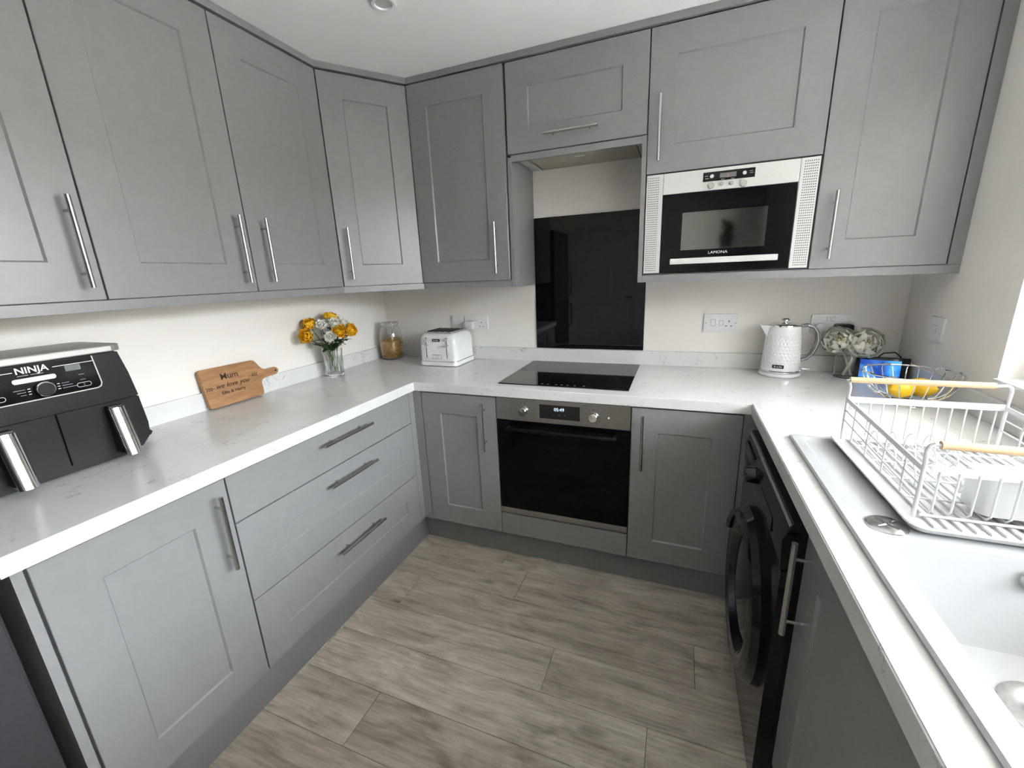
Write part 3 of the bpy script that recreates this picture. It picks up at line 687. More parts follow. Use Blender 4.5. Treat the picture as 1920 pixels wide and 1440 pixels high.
for A, B in zip(loops, loops[1:]):
    L = len(A)
    for i in range(L): bm.faces.new((A[i], A[(i + 1) % L], B[(i + 1) % L], B[i]))
bm.faces.new(loops[-1]); obj('basin', bm, 'sinkwhite', sk, smooth=True, sharp=28)
DRN = (2.338, -1.545)
bm = NB(); lathe(bm, [(0, .7405), (.018, .7400), (.022, .7425), (.030, .7430), (.036, .7465), (.055, .7455), (.057, .7425)], (DRN[0], DRN[1], 0), 36); dn_ = obj('drain', bm, 'steel', sk, smooth=True)
for a in range(6):
    bm = NB(); cyl(bm, (DRN[0] + .012 * math.cos(a), DRN[1] + .012 * math.sin(a), .7402), (DRN[0] + .012 * math.cos(a), DRN[1] + .012 * math.sin(a), .7412), .003, 10); obj('drain_hole', bm, 'dark_slot', dn_)
bm = NB(); lathe(bm, [(0, .003), (.012, .003), (.013, .0055), (.017, .0055), (.019, 0)], n=28); bm_apply(bm, frame_m((2.362, BY1 - .012, .882), (1, 0, 0), (0, 0, 1))); of = obj('overflow', bm, 'steel', sk, smooth=True)
for a in (-.005, .005):
    bm = NB(); cyl(bm, (2.362 + a, BY1 - .0152, .882), (2.362 + a, BY1 - .0156, .882), .0036, 12); obj('overflow_hole', bm, 'dark_slot', of)
bm = NB(); lathe(bm, [(0, .0045), (.028, .0045), (.032, .002), (.0325, 0)], (2.180, -1.365, ZDK + .0003), 32); wc_ = obj('waste_control', bm, 'steel', sk, smooth=True)
for a in (.6, 2.2):
    bm = NB(); box(bm, -.022, .022, -.0016, .0016, .0044, .0062); bm_apply(bm, Matrix.Translation((2.180, -1.365, ZDK + .0003)) @ Matrix.Rotation(a, 4, 'Z')); obj('grip_bar', bm, 'chrome', wc_)

# ------------------------------------------------------------------ drip tray and dish rack
TZ = ZT + .0098
tr_ = thing('drip_tray', 'white ribbed plastic drip tray on the sink drainer beneath the dish rack', 'tray', (2.39, -1.15, TZ))
TX0, TX1, TY0, TY1 = 2.203, 2.572, -1.392, -.918
bm = NB()
ls = [[bm.verts.new((p[0], p[1], z)) for p in rrect(TX0 + i, TX1 - i, TY0 + i, TY1 - i, r, 6)] for i, r, z in
      ((.010, .022, TZ + .0004), (0, .03, TZ + .012), (.002, .03, TZ + .014), (.006, .028, TZ + .013), (.010, .024, TZ + .006))]
bm.faces.new(ls[0][::-1])
for A, B in zip(ls, ls[1:]):
    for i in range(len(A)): bm.faces.new((A[i], A[(i + 1) % len(A)], B[(i + 1) % len(B)], B[i]))
bm.faces.new(ls[-1]); obj('tray_base', bm, 'white_plastic', tr_, smooth=True, sharp=28)
x = TX0 + .045
while x < TX1 - .02:
    bm = NB(); box(bm, x - .005, x + .005, TY0 + .02, TY1 - .02, TZ + .0055, TZ + .0105, bev=.0012, seg=1); obj('rib', bm, 'white_plastic', tr_); x += .0195
rk = thing('dish_rack', 'white wire dish rack with two wooden handles, standing on the drainer tray', 'dish rack', (2.38, -1.15, TZ + .011))
RX0, RX1, RY0, RY1 = 2.224, 2.535, -1.345, -.955; RZ = TZ + .0125
def wire(pts, r=.0019, name='wire', n=8, closed=False):
    bm = NB(); tube(bm, pts, r, n, closed); return obj(name, bm, 'wirewhite', rk, smooth=True)
def arcpts(p, q, r, n=5):
    return None
for (yy_, zr, zh, hx0, hx1) in ((RY1, 1.052, 1.101, 2.222, 2.505), (RY0, 1.036, 1.079, 2.240, 2.515)):
    for xx, hx in ((RX0, hx0), (RX1, hx1)):      # corner posts bending into the handle ends
        s = 1 if xx == RX0 else -1
        pts = [(xx, yy_, RZ), (xx, yy_, zr), (xx + s * -.001, yy_, zh - .012), (xx + s * .002, yy_, zh - .003), (xx + s * .008, yy_, zh + .001), (hx if s * (hx - xx) > .01 else xx + s * .016, yy_, zh - .001)]
        if yy_ == RY1 and s == 1: pts = [(xx, yy_, RZ), (xx, yy_, zr), (xx + .001, yy_, zh - .02), (xx - .003, yy_, zh - .005), (xx - .007, yy_, zh - .0), (xx - .002, yy_, zh)]
        wire(pts, .0036, 'post', 10)
    bm = NB(); cyl(bm, (hx0, yy_, zh), (hx1, yy_, zh), .0075, 16); obj('handle', bm, 'beech', rk, smooth=True)
def band(p, q, h=.016, t=.0025):
    p = Vector(p); q = Vector(q); d = (q - p).normalized(); n_ = Vector((-d.y, d.x, 0)); bm = NB()
    A = [p + n_ * s * t / 2 + Vector((0, 0, w * h / 2)) for s, w in ((-1, -1), (1, -1), (1, 1), (-1, 1))]; B = [v + (q - p) for v in A]
    a = [bm.verts.new(v) for v in A]; b = [bm.verts.new(v) for v in B]
    for i in range(4): bm.faces.new((a[i], a[(i + 1) % 4], b[(i + 1) % 4], b[i]))
    bm.faces.new(a[::-1]); bm.faces.new(b); obj('rail', bm, 'wirewhite', rk)
band((RX0, RY1, 1.048), (RX1, RY1, 1.048)); band((RX0 + .012, RY0, 1.030), (RX1, RY0, 1.030))
band((RX0, RY1, 1.046), (RX0, RY0, 1.030), .011); band((RX1, RY1, 1.046), (RX1, RY0, 1.030), .011)
for i in range(11):   # long uprights that run down and across the bottom, front to back
    xx = RX0 + .024 + i * (RX1 - RX0 - .040) / 10
    wire([(xx, RY1 + .001, 1.042), (xx, RY1 + .001, RZ + .016), (xx, RY1 - .008, RZ + .006), (xx, RY0 + .008, RZ + .006), (xx, RY0 - .001, RZ + .016), (xx, RY0 - .001, 1.028)])
for i in range(4):    # cross uprights
    yy_ = RY1 - .065 - i * .088; zt = 1.040 - (RY1 - yy_) / .39 * .016
    wire([(RX0, yy_, zt), (RX0, yy_, RZ + .018), (RX0 + .010, yy_, RZ + .009), (RX1 - .010, yy_, RZ + .009), (RX1, yy_, RZ + .018), (RX1, yy_, zt)], .0021)
for zz in (.985, 1.012):
    for xx in (RX0 - .0005, RX1 + .0005): wire([(xx, RY1, zz + .006), (xx, RY0, zz - .012)], .0018)
for k_ in range(4):   # plate loops along the bottom
    xx = RX0 + .045 + k_ * .036
    for j_ in range(3):
        y_ = RY1 - .07 - j_ * .09
        wire([(xx, y_ + .028, RZ + .007)] + [(xx, y_ + .028 * math.cos(a), RZ + .008 + .045 * math.sin(a)) for a in [PI * i / 8 for i in range(1, 8)]] + [(xx, y_ - .028, RZ + .007)], .0016)
wire([(RX0 + .01, RY1 - .004, RZ + .002), (RX1 - .01, RY1 - .004, RZ + .002)], .0028); wire([(RX0 + .01, RY0 + .004, RZ + .002), (RX1 - .01, RY0 + .004, RZ + .002)], .0028)
# cutlery cup hanging in the rack
cc = thing('cutlery_holder', 'white plastic cutlery holder standing in the front of the dish rack', 'holder', (2.42, -1.29, RZ + .012))
bm = NB(); X0, X1, Y0, Y1, Z0, Z1 = 2.318, 2.526, -1.338, -1.262, RZ + .012, 1.020
ls = [[bm.verts.new((p[0], p[1], z)) for p in rrect(X0 + i, X1 - i, Y0 + i, Y1 - i, .02 - i, 5)] for i, z in ((.002, Z0), (0, Z1), (.003, Z1), (.005, Z0 + .004))]
bm.faces.new(ls[0][::-1]); bm.faces.new(ls[-1])
for A, B in zip(ls, ls[1:]):
    for i in range(len(A)): bm.faces.new((A[i], A[(i + 1) % len(A)], B[(i + 1) % len(B)], B[i]))
obj('cup', bm, 'white_plastic', cc, smooth=True)
bm = NB(); box(bm, 2.385, 2.50, RY0 - .0065, RY0 - .0025, 1.020, 1.043, bev=.0015); hk = obj('hook_plate', bm, 'white_plastic', cc)
for i in range(6):
    bm = NB(); cyl(bm, (2.402 + i * .011, RY0 - .0062, 1.031), (2.402 + i * .011, RY0 - .0068, 1.031), .0022, 8); obj('slot', bm, 'print_grey', hk)

# ------------------------------------------------------------------ wire fruit bowl with lemons
fb = thing('fruit_bowl', 'round chrome wire fruit bowl with two lemons, on worktop behind the dish rack', 'bowl', (2.549, -.470, ZT))
FC = Vector((2.549, -.470)); 
def circ(r, z, n=40): return [(FC.x + r * math.cos(2 * PI * i / n), FC.y + r * math.sin(2 * PI * i / n), z) for i in range(n)]
bm = NB(); tube(bm, circ(.132, 1.024), .0028, 8, True); obj('rim', bm, 'chrome', fb, smooth=True)
bm = NB(); tube(bm, circ(.060, ZT + .0032), .0028, 8, True); obj('foot_ring', bm, 'chrome', fb, smooth=True)
bm = NB(); tube(bm, circ(.055, ZT + .022), .0022, 8, True); obj('base_ring', bm, 'chrome', fb, smooth=True)
for a in range(3):
    w_ = 2 * PI * a / 3 + .3; bm = NB(); tube(bm, [(FC.x + .060 * math.cos(w_), FC.y + .060 * math.sin(w_), ZT + .004), (FC.x + .055 * math.cos(w_), FC.y + .055 * math.sin(w_), ZT + .022)], .0022); obj('strut', bm, 'chrome', fb)
prof = [(.055, ZT + .022), (.082, ZT + .030), (.105, ZT + .05), (.120, ZT + .078), (.129, 1.012)]
for a in range(11):   # hairpin wires: up one side, over the rim, down the other
    w_ = 2 * PI * a / 11; dw = .13; pts = []
    for r, z in prof: pts.append((FC.x + r * math.cos(w_ - dw * (.5 + .5 * r / .13) * .13 / max(r, .1)), FC.y + r * math.sin(w_ - dw * (.5 + .5 * r / .13) * .13 / max(r, .1)), z))
    for i in range(1, 6):
        t_ = PI * i / 6; ww = w_ - dw * math.cos(t_); pts.append((FC.x + .1305 * math.cos(ww), FC.y + .1305 * math.sin(ww), 1.012 + .017 * math.sin(t_)))
    for r, z in prof[::-1]: pts.append((FC.x + r * math.cos(w_ + dw * (.5 + .5 * r / .13) * .13 / max(r, .1)), FC.y + r * math.sin(w_ + dw * (.5 + .5 * r / .13) * .13 / max(r, .1)), z))
    bm = NB(); tube(bm, pts, .0018, 6); obj('wire', bm, 'chrome', fb, smooth=True)
for (lx, ly, rz, lab) in ((2.523, -.492, .5, 'yellow lemon on the left in the wire fruit bowl'), (2.588, -.463, -.9, 'yellow lemon on the right in the wire fruit bowl')):
    lm = thing('lemon', lab, 'lemon', (lx, ly, ZT + .026), (0, 0, rz), group='lemons in the wire bowl')
    bm = NB(); pr_ = [(0, -.046), (.006, -.044), (.010, -.040), (.022, -.031), (.030, -.016), (.032, 0), (.030, .016), (.022, .031), (.010, .041), (.006, .046), (0, .048)]
    lathe(bm, pr_, n=24); bm_apply(bm, Matrix.Translation((0, 0, .033)) @ Matrix.Rotation(PI / 2, 4, 'Y')); obj('fruit', bm, 'lemon', lm, smooth=True, local=True, sharp=80)
    bm = NB(); lathe(bm, [(0, .0495), (.003, .049), (.004, .046)], n=10); bm_apply(bm, Matrix.Translation((0, 0, .033)) @ Matrix.Rotation(PI / 2, 4, 'Y')); obj('stem_end', bm, 'lemon_tip', lm, smooth=True, local=True)

# ------------------------------------------------------------------ smart display
td = thing('smart_display', 'small black tablet with lit blue screen behind the fruit bowl', 'tablet', (2.600, -.105, ZT + .0008), (0, 0, math.radians(-14)))
bm = NB(); prism(bm, [(-.045, 0), (.040, 0), (.034, .02), (-.020, .098), (-.030, .098)], 'x', -.085, .085); bevel_all(bm, .005, 2); obj('body', bm, 'black_plastic', td, smooth=True, local=True)
fm = frame_m((0, -.0378, .049), (1, 0, 0), Vector((0, .015, .098)))
bm = NB(); box(bm, -.084, .084, -.045, .047, .0005, .004, bev=.002); bm_apply(bm, fm); bz = obj('bezel', bm, 'black_gloss', td, smooth=True, local=True)
bm = NB(); box(bm, -.072, .058, -.036, .038, .0038, .0043); bm_apply(bm, fm); obj('screen', bm, 'screen_blue', bz, local=True)
bm = NB(); cyl(bm, (.050, .0345, .0042), (.050, .0345, .0046), .0022, 10); bm_apply(bm, fm); obj('camera_dot', bm, 'print_white', bz, local=True)
bm = NB(); tube(bm, [(.02, .035, .02), (.05, .05, .05), (.065, .055, .09), (.045, .06, .107), (.01, .07, .10), (-.03, .085, .05), (-.06, .09, .015)], .0025); obj('power_cable', bm, 'black_plastic', td, smooth=True, local=True)

# ------------------------------------------------------------------ kettle
KC = (2.238, -.092)
kt = thing('kettle', 'white diamond textured kettle with chrome lid and grey handle, in front of the right sockets', 'kettle', (KC[0], KC[1], ZT))
bm = NB(); lathe(bm, [(0, .002), (.079, .0005), (.084, .006), (.083, .014), (.078, .018), (0, .018)], (KC[0], KC[1], ZT), 40); obj('power_base', bm, 'white_gloss', kt, smooth=True)
bm = NB(); lathe(bm, [(.070, .0185), (.081, .0185), (.0805, .027), (.0765, .0300), (.070, .030)], (KC[0], KC[1], ZT), 40); obj('chrome_band', bm, 'chrome', kt, smooth=True)
bm = NB(); nseg, nh = 64, 26; rings = []
for j in range(nh + 1):
    t_ = j / nh; z = .030 + t_ * .195; r = .0775 - .0125 * t_ - (.004 * max(0, (t_ - .9) / .1) ** 2)
    rg = []
    for i in range(nseg):
        a = 2 * PI * (i + .5 * (j % 2)) / nseg; emb = .0024 if (.10 < t_ < .80 and j % 2 == 0 and (i + (j // 2)) % 2 == 0) else 0
        rg.append(bm.verts.new((KC[0] + (r - emb) * math.cos(a), KC[1] + (r - emb) * math.sin(a), ZT + z)))
    rings.append(rg)
for j in range(nh):
    for i in range(nseg):
        A, B = rings[j], rings[j + 1]; i2 = (i + 1) % nseg
        if j % 2 == 0: bm.faces.new((A[i], A[i2], B[i])); bm.faces.new((A[i2], B[i2], B[i]))
        else: bm.faces.new((A[i], A[i2], B[i2])); bm.faces.new((A[i], B[i2], B[i]))
bm.faces.new(rings[0][::-1]); bm.faces.new(rings[-1]); kb = obj('body', bm, 'white_gloss', kt)
bm = NB(); lathe(bm, [(.062, .2235), (.0615, .229), (.056, .2335), (.030, .2375), (0, .2385)], (KC[0], KC[1], ZT), 40); ld = obj('lid', bm, 'chrome', kt, smooth=True)
bm = NB(); lathe(bm, [(.008, .2375), (.008, .244), (.017, .2465), (.018, .251), (.012, .2565), (0, .2575)], (KC[0], KC[1], ZT), 24); obj('lid_knob', bm, 'chrome', ld, smooth=True)
bm = NB()   # spout: wedge on the -x side
a0 = [(-.058, -.022, .150), (-.058, .022, .150), (-.060, 0, .130)]; sp = [(-.055, -.026, .225), (-.055, .026, .225), (-.098, .006, .227), (-.098, -.006, .227), (-.062, .0, .135), (-.066, -.016, .175), (-.066, .016, .175)]
v_ = [bm.verts.new((KC[0] + p[0], KC[1] + p[1], ZT + p[2])) for p in sp]
for f in ((0, 1, 2, 3), (0, 3, 5), (1, 6, 2), (3, 2, 6, 5), (5, 6, 4), (0, 5, 4), (1, 4, 6)): bm.faces.new([v_[i] for i in f])
obj('spout', bm, 'white_gloss', kt, smooth=True, sharp=60)
hpts = [(.058, .222), (.085, .226), (.108, .218), (.124, .196), (.130, .165), (.126, .130), (.114, .100), (.096, .080), (.076, .072)]
bm = NB()
prev = None
for i, (px_, pz_) in enumerate(hpts):
    a = Vector(hpts[max(0, i - 1)]); b = Vector(hpts[min(len(hpts) - 1, i + 1)]); d = (b - a).normalized(); n_ = Vector((-d.y, d.x))
    rg = []
    for s1, s2 in ((-1, -.6), (-1, .6), (-.5, 1), (.5, 1), (1, .6), (1, -.6), (.5, -1), (-.5, -1)):
        rg.append(bm.verts.new((KC[0] + px_ + n_.x * s1 * .0075, KC[1] + s2 * .011, ZT + pz_ + n_.y * s1 * .0075)))
    if prev:
        for k_ in range(8): bm.faces.new((prev[k_], prev[(k_ + 1) % 8], rg[(k_ + 1) % 8], rg[k_]))
    else: bm.faces.new(rg[::-1])
    prev = rg
bm.faces.new(prev); mat('kettle_grey', (.20, .20, .205), .3); hd_ = obj('handle', bm, 'kettle_grey', kt, smooth=True)
bm = NB(); tube(bm, [(KC[0] + p[0] * .985 + .002, KC[1] - .0112, ZT + p[1]) for p in hpts[1:]], .0028, 8); obj('handle_trim', bm, 'chrome', hd_, smooth=True)
bm = NB(); prism(bm, rrect(.076, .118, -.012, .012, .008), 'z', .030, .036); bm_apply(bm, Matrix.Translation((KC[0], KC[1], ZT))); obj('switch_lever', bm, 'chrome', kt, smooth=True)
bd = Vector((-.30, -1, 0)).normalized(); bu = Vector((-bd.y, bd.x, 0)); bu = bu if bu.x > 0 else -bu
bo = Vector((KC[0], KC[1], ZT + .051)) + bd * .0768
bm = NB(); prism(bm, rrect(-.022, .022, -.0075, .0075, .003), 'z', -.002, .0012); bm_apply(bm, frame_m(bo, bu, (0, 0, 1))); bg = obj('badge', bm, 'black_plastic', kt)
text('badge_text', 'Breville', .0105, bo + bd * .0014, bu, (0, 0, 1), 'print_white', bg)

# ------------------------------------------------------------------ toaster
TC = (.530, -.125)
ts = thing('toaster', 'white four-slice toaster with diamond pattern sides and chrome levers', 'toaster', (TC[0], TC[1], ZT))
X0, X1, Y0, Y1 = .412, .648, -.242, -.006
bm = NB(); prism(bm, rrect(X0 - .004, X1 + .004, Y0 - .004, Y1 + .002, .028, 6), 'z', ZT + .004, ZT + .026); bevel_all(bm, .003, 2, 50); obj('base', bm, 'white_gloss', ts, smooth=True)
bm = NB(); prism(bm, rrect(X0 - .0015, X1 + .0015, Y0 - .0015, Y1 + .0005, .028, 6), 'z', ZT + .0262, ZT + .031); obj('chrome_band', bm, 'chrome', ts, smooth=True)
for fx in (X0 + .03, X1 - .03):
    for fy in (Y0 + .03, Y1 - .03):
        bm = NB(); cyl(bm, (fx, fy, ZT + .0004), (fx, fy, ZT + .005), .01, 12); obj('foot', bm, 'rubber', ts)
bm = NB(); hs = [(.031, 0), (.06, .0), (.12, .001), (.155, .004), (.172, .010), (.182, .020), (.186, .032)]
rr = [[bm.verts.new((p[0], p[1], ZT + z)) for p in rrect(X0 + i, X1 - i, Y0 + i, Y1 - i, .028, 6)] for z, i in hs]
for A, B in zip(rr, rr[1:]):
    for i in range(len(A)): bm.faces.new((A[i], A[(i + 1) % len(A)], B[(i + 1) % len(B)], B[i]))
bm.faces.new(rr[0][::-1]); bm.faces.new(rr[-1]); tbody = obj('body', bm, 'white_gloss', ts, smooth=True, sharp=50)
def diamonds(w, h, nx, nz, dep):   # quilted panel in local (u, v), raised pyramids
    bm = NB(); vs = {}
    for j in range(nz + 1):
        for i in range(nx + 1): vs[i, j] = bm.verts.new((w * i / nx, h * j / nz, dep if (i + j) % 2 and 0 < i < nx and 0 < j < nz else .0003))
    for j in range(nz):
        for i in range(nx):
            q_ = [vs[i, j], vs[i + 1, j], vs[i + 1, j + 1], vs[i, j + 1]]
            if (i + j) % 2: bm.faces.new((q_[0], q_[1], q_[2])); bm.faces.new((q_[0], q_[2], q_[3]))
            else: bm.faces.new((q_[0], q_[1], q_[3])); bm.faces.new((q_[1], q_[2], q_[3]))
    return bm
bm = diamonds(Y1 - Y0 - .06, .105, 24, 12, .0030); bm_apply(bm, frame_m((X1 - .0001, Y0 + .03, ZT + .038), (0, 1, 0), (0, 0, 1))); obj('diamond_panel', bm, 'white_gloss', tbody)
bm = diamonds(X1 - X0 - .06, .105, 24, 12, .0030); bm_apply(bm, frame_m((X0 + .03, Y0 + .0001, ZT + .038), (1, 0, 0), (0, 0, 1))); obj('diamond_panel', bm, 'white_gloss', tbody)
zt_ = ZT + .186
bm = NB(); prism(bm, rrect(X0 + .026, X1 - .026, Y0 + .024, Y1 - .024, .016, 5), 'z', zt_, zt_ + .006); bevel_all(bm, .0015, 1, 50); tp = obj('top_plate', bm, 'steel', ts, smooth=True)
for i in range(4):
    xx = X0 + .058 + i * .040
    bm = NB(); box(bm, xx - .0135, xx + .0135, Y0 + .042, Y1 - .042, zt_ + .0058, zt_ + .0068); obj('slot', bm, 'dark_slot', tp)
    bm = NB(); box(bm, xx - .0165, xx - .0145, Y0 + .042, Y1 - .042, zt_ + .006, zt_ + .011); obj('slot_guard', bm, 'chrome', tp)
for xx in (X0 + .052, X1 - .052):
    bm = NB(); box(bm, xx - .004, xx + .004, Y0 - .003, Y0 + .001, ZT + .045, ZT + .145, bev=.001); sl = obj('lever_slot', bm, 'chrome', ts)
    bm = NB(); box(bm, xx - .0015, xx + .0015, Y0 - .0035, Y0 - .0029, ZT + .05, ZT + .14); obj('groove', bm, 'dark_slot', sl)
    bm = NB(); prism(bm, rrect(xx - .018, xx + .018, -.022, -.0025, .007), 'z', ZT + .118, ZT + .127)
    for v in bm.verts: v.co.y += Y0
    obj('lever', bm, 'chrome', ts, smooth=True)
    bm = NB(); cyl(bm, (xx, Y0 + .001, ZT + .156), (xx, Y0 - .008, ZT + .154), .009, 16); obj('dial', bm, 'chrome', ts, smooth=True)
bm = NB(); box(bm, TC[0] - .030, TC[0] + .030, Y0 - .0035, Y0 + .001, ZT + .044, ZT + .068, bev=.0015); bp = obj('button_panel', bm, 'chrome', ts)
for i in range(3):
    bm = NB(); box(bm, TC[0] - .025 + i * .018, TC[0] - .011 + i * .018, Y0 - .006, Y0 - .003, ZT + .048, ZT + .064, bev=.001); obj('button', bm, 'white_gloss', bp)
bm = NB(); prism(bm, rrect(TC[0] - .024, TC[0] + .024, ZT + .142, ZT + .157, .004), 'y', Y0 - .0028, Y0 + .002); bg = obj('badge', bm, 'black_plastic', ts)
text('badge_text', 'Breville', .011, (TC[0], Y0 - .003, ZT + .1495), (1, 0, 0), (0, 0, 1), 'print_white', bg)
bm = NB(); tube(bm, [(X1 - .03, Y1 - .01, ZT + .03), (X1 + .01, Y1 + .002, ZT + .032), (X1 + .016, Y1 - .004, ZT + .06), (X1 - .005, Y1 + .004, ZT + .09)], .0028); obj('cable', bm, 'white_plastic', ts, smooth=True)

# ------------------------------------------------------------------ clip-top jar of pasta
JC = (.098, -.080)
jr = thing('storage_jar', 'clip-top glass jar half full of dry pasta in the back left corner', 'jar', (JC[0], JC[1], ZT))
bm = NB(); lathe(bm, [(0, .001), (.050, .0005), (.062, .006), (.068, .018), (.071, .06), (.072, .12), (.068, .165), (.060, .190), (.052, .203), (.052, .214), (.049, .214), (.049, .203), (.057, .189), (.065, .164), (.069, .12), (.068, .06), (.064, .020), (.058, .010), (.048, .006), (0, .006)], (JC[0], JC[1], ZT), 44)
obj('glass_body', bm, 'glass', jr, smooth=True, sharp=80)
bm = NB(); lathe(bm, [(0, .0165), (.0, .2160), (.046, .2160), (.053, .2165), (.054, .222), (.054, .232), (.050, .236), (0, .236)][1:], (JC[0], JC[1], ZT), 40); obj('glass_lid', bm, 'glass', jr, smooth=True, sharp=60)
bm = NB(); tube(bm, [(JC[0] + .0535 * math.cos(2 * PI * i / 40), JC[1] + .0535 * math.sin(2 * PI * i / 40), ZT + .207) for i in range(40)], .0016, 6, True); obj('neck_wire', bm, 'steel', jr, smooth=True)
bm = NB(); tube(bm, [(JC[0] + .0555 * math.cos(2 * PI * i / 40), JC[1] + .0555 * math.sin(2 * PI * i / 40), ZT + .229) for i in range(40)], .0016, 6, True); obj('lid_wire', bm, 'steel', jr, smooth=True)
ca = -.95
def jp(r, a, z): return (JC[0] + r * math.cos(ca + a), JC[1] + r * math.sin(ca + a), ZT + z)
bm = NB(); tube(bm, [jp(.056, -.25, .229), jp(.062, -.24, .21), jp(.070, -.22, .165), jp(.071, 0, .160), jp(.070, .22, .165), jp(.062, .24, .21), jp(.056, .25, .229)], .002, 6); obj('clip', bm, 'steel', jr, smooth=True)
bm = NB(); lathe(bm, [(0, .0075), (.045, .0075), (.055, .0115), (.0615, .022), (.0655, .06), (.066, .105), (.060, .118), (.030, .128), (0, .124)], (JC[0], JC[1], ZT), 40)
tag(obj('pasta_fill', bm, 'pasta', jr, smooth=True), kind='stuff')
bm = NB(); R_ = random.Random(3)
for i in range(360):
    a = R_.uniform(0, 2 * PI); lvl = R_.random()
    if R_.random() < .6: r, z = .0650 + R_.uniform(-.001, .0012), .02 + lvl * .088
    else: r = .062 * math.sqrt(R_.random()); z = .119 + R_.uniform(-.002, .008) - r * .05
    c_ = Vector((JC[0] + r * math.cos(a), JC[1] + r * math.sin(a), ZT + z)); t_ = Vector((-math.sin(a), math.cos(a), 0)); d_ = (t_ * math.cos(lvl * 9) + Vector((0, 0, 1)) * math.sin(lvl * 9)).normalized()
    cyl(bm, c_ - d_ * .007, c_ + d_ * .007, .0026, 5)
tag(obj('pasta_pieces', bm, 'pasta', jr), kind='stuff')

# ------------------------------------------------------------------ chopping board
LEAN = math.radians(-9)
cb = thing('chopping_board', 'wooden paddle board with burnt lettering leaning against the left wall', 'chopping board', (.0285, -1.083, ZT + .0035), (0, LEAN, 0))
# local: y along the wall, z up, x = thickness (0 back .. .02 front)
ol = [(-.108, 0), (.118, 0), (.125, .006), (.127, .020), (.128, .050), (.132, .062), (.140, .068), (.152, .071), (.185, .073), (.207, .074), (.219, .079), (.226, .087), (.226, .096), (.220, .104), (.208, .109), (.188, .108), (.165, .108), (.150, .113), (.140, .124), (.130, .143), (.120, .156), (.108, .161), (-.108, .163), (-.118, .159), (-.122, .150), (-.117, .010), (-.114, .003)]
bm = NB(); prism(bm, ol, 'x', 0, .019); bevel_all(bm, .003, 2, 50); bw = obj('board', bm, 'board_wood', cb, smooth=True, local=True, sharp=40)
bm = NB(); cyl(bm, (.0192, .212, .0915), (.0194, .212, .0915), .0045, 14); obj('hanging_hole', bm, 'dark_slot', bw, local=True)
U_, V_ = (0, 1, 0), (0, 0, 1); TX = .0193
text('engraving', 'Mum', .036, (TX, -.005, .118), U_, V_, 'burnt', bw, local=True, sx=1.05, bold=.0002)
text('engraving', 'we love you', .027, (TX, 0, .082), U_, V_, 'burnt', bw, local=True, shear=.35, sx=1.1, bold=.0003)
text('engraving', 'Ellie & Harry', .018, (TX, -.004, .052), U_, V_, 'burnt', bw, local=True, sx=1.1, bold=.0003)
def twig(y, z, s):
    bm = NB(); tube(bm, [(TX, y, z), (TX, y + s * .018, z + .001), (TX, y + s * .034, z + .003)], .0008, 5)
    for i in range(3):
        for w in (-1, 1):
            p = Vector((TX, y + s * (.014 + i * .009), z + .001)); q_ = p + Vector((0, s * .009, w * .0085)); m_ = (p + q_) / 2 + Vector((0, -w * s * .0018, .0013))
            m2 = (p + q_) / 2 - Vector((0, -w * s * .0018, .0013))
            bm.faces.new([bm.verts.new(v) for v in (p, m_, q_, m2)])
    obj('engraved_twig', bm, 'burnt', bw, local=True)
twig(-.072, .078, -1); twig(.078, .095, 1)

# ------------------------------------------------------------------ flowers
def petal_mesh(name, L, Wd, cup, curl, material, ruff=0.0, nu=6, nv=5):
    bm = NB(); g = {}
    for i in range(nu + 1):
        t_ = i / nu; w = Wd * math.sin(PI * min(1, .12 + .80 * t_)) ** .75
        for j in range(nv + 1):
            s_ = (j / nv - .5) * 2
            x_ = s_ * w / 2; z_ = L * t_ * math.cos(curl * t_) - L * .08 * s_ * s_ * t_; y_ = -L * t_ * math.sin(curl * t_) * .6 - cup * (1 - s_ * s_) * math.sin(PI * t_ * .8) + ruff * math.sin(7 * s_ + i) * t_
            g[i, j] = bm.verts.new((x_, y_, z_))
    for i in range(nu):
        for j in range(nv): bm.faces.new((g[i, j], g[i, j + 1], g[i + 1, j + 1], g[i + 1, j]))
    bmesh.ops.recalc_face_normals(bm, faces=bm.faces[:]); me = bpy.data.meshes.new(name); bm.to_mesh(me); bm.free(); me.materials.append(MATS[material])
    for p in me.polygons: p.use_smooth = True
    return me
def add_part(name, me, parent, m):
    o = bpy.data.objects.new(name, me); COL.objects.link(o); o.parent = parent; o.matrix_basis = m; return o
def bloom(parent, c, axis, R0, rings, mesh, rnd, core=None):
    """rings: (count, tilt-from-axis, scale, offset)"""
    u, w = basis(axis); ax = Vector(axis).normalized(); fr = Matrix((( u.x, w.x, ax.x), (u.y, w.y, ax.y), (u.z, w.z, ax.z))).to_4x4(); fr.translation = c
    for n_, tilt, sc, off in rings:
        a0 = rnd.uniform(0, 6.28)
        for i in range(n_):
            a = a0 + 2 * PI * i / n_ + rnd.uniform(-.15, .15)
            m_ = fr @ Matrix.Rotation(a, 4, 'Z') @ Matrix.Translation((0, -off, 0)) @ Matrix.Rotation(tilt + rnd.uniform(-.12, .12), 4, 'X') @ Matrix.Scale(sc * rnd.uniform(.9, 1.1), 4)
            add_part('petal', mesh, parent, mworld(parent).inverted() @ m_)
PY = petal_mesh('petal', .040, .040, .010, -.30, 'petal_yellow', .0016, 8, 7); PWh = petal_mesh('petal', .032, .027, .009, -.3, 'petal_white', .0015)
PP = petal_mesh('petal', .064, .088, .017, -.45, 'petal_cream', .0045, 9, 9); PC = petal_mesh('petal', .030, .022, .006, -.3, 'petal_core', .0015)
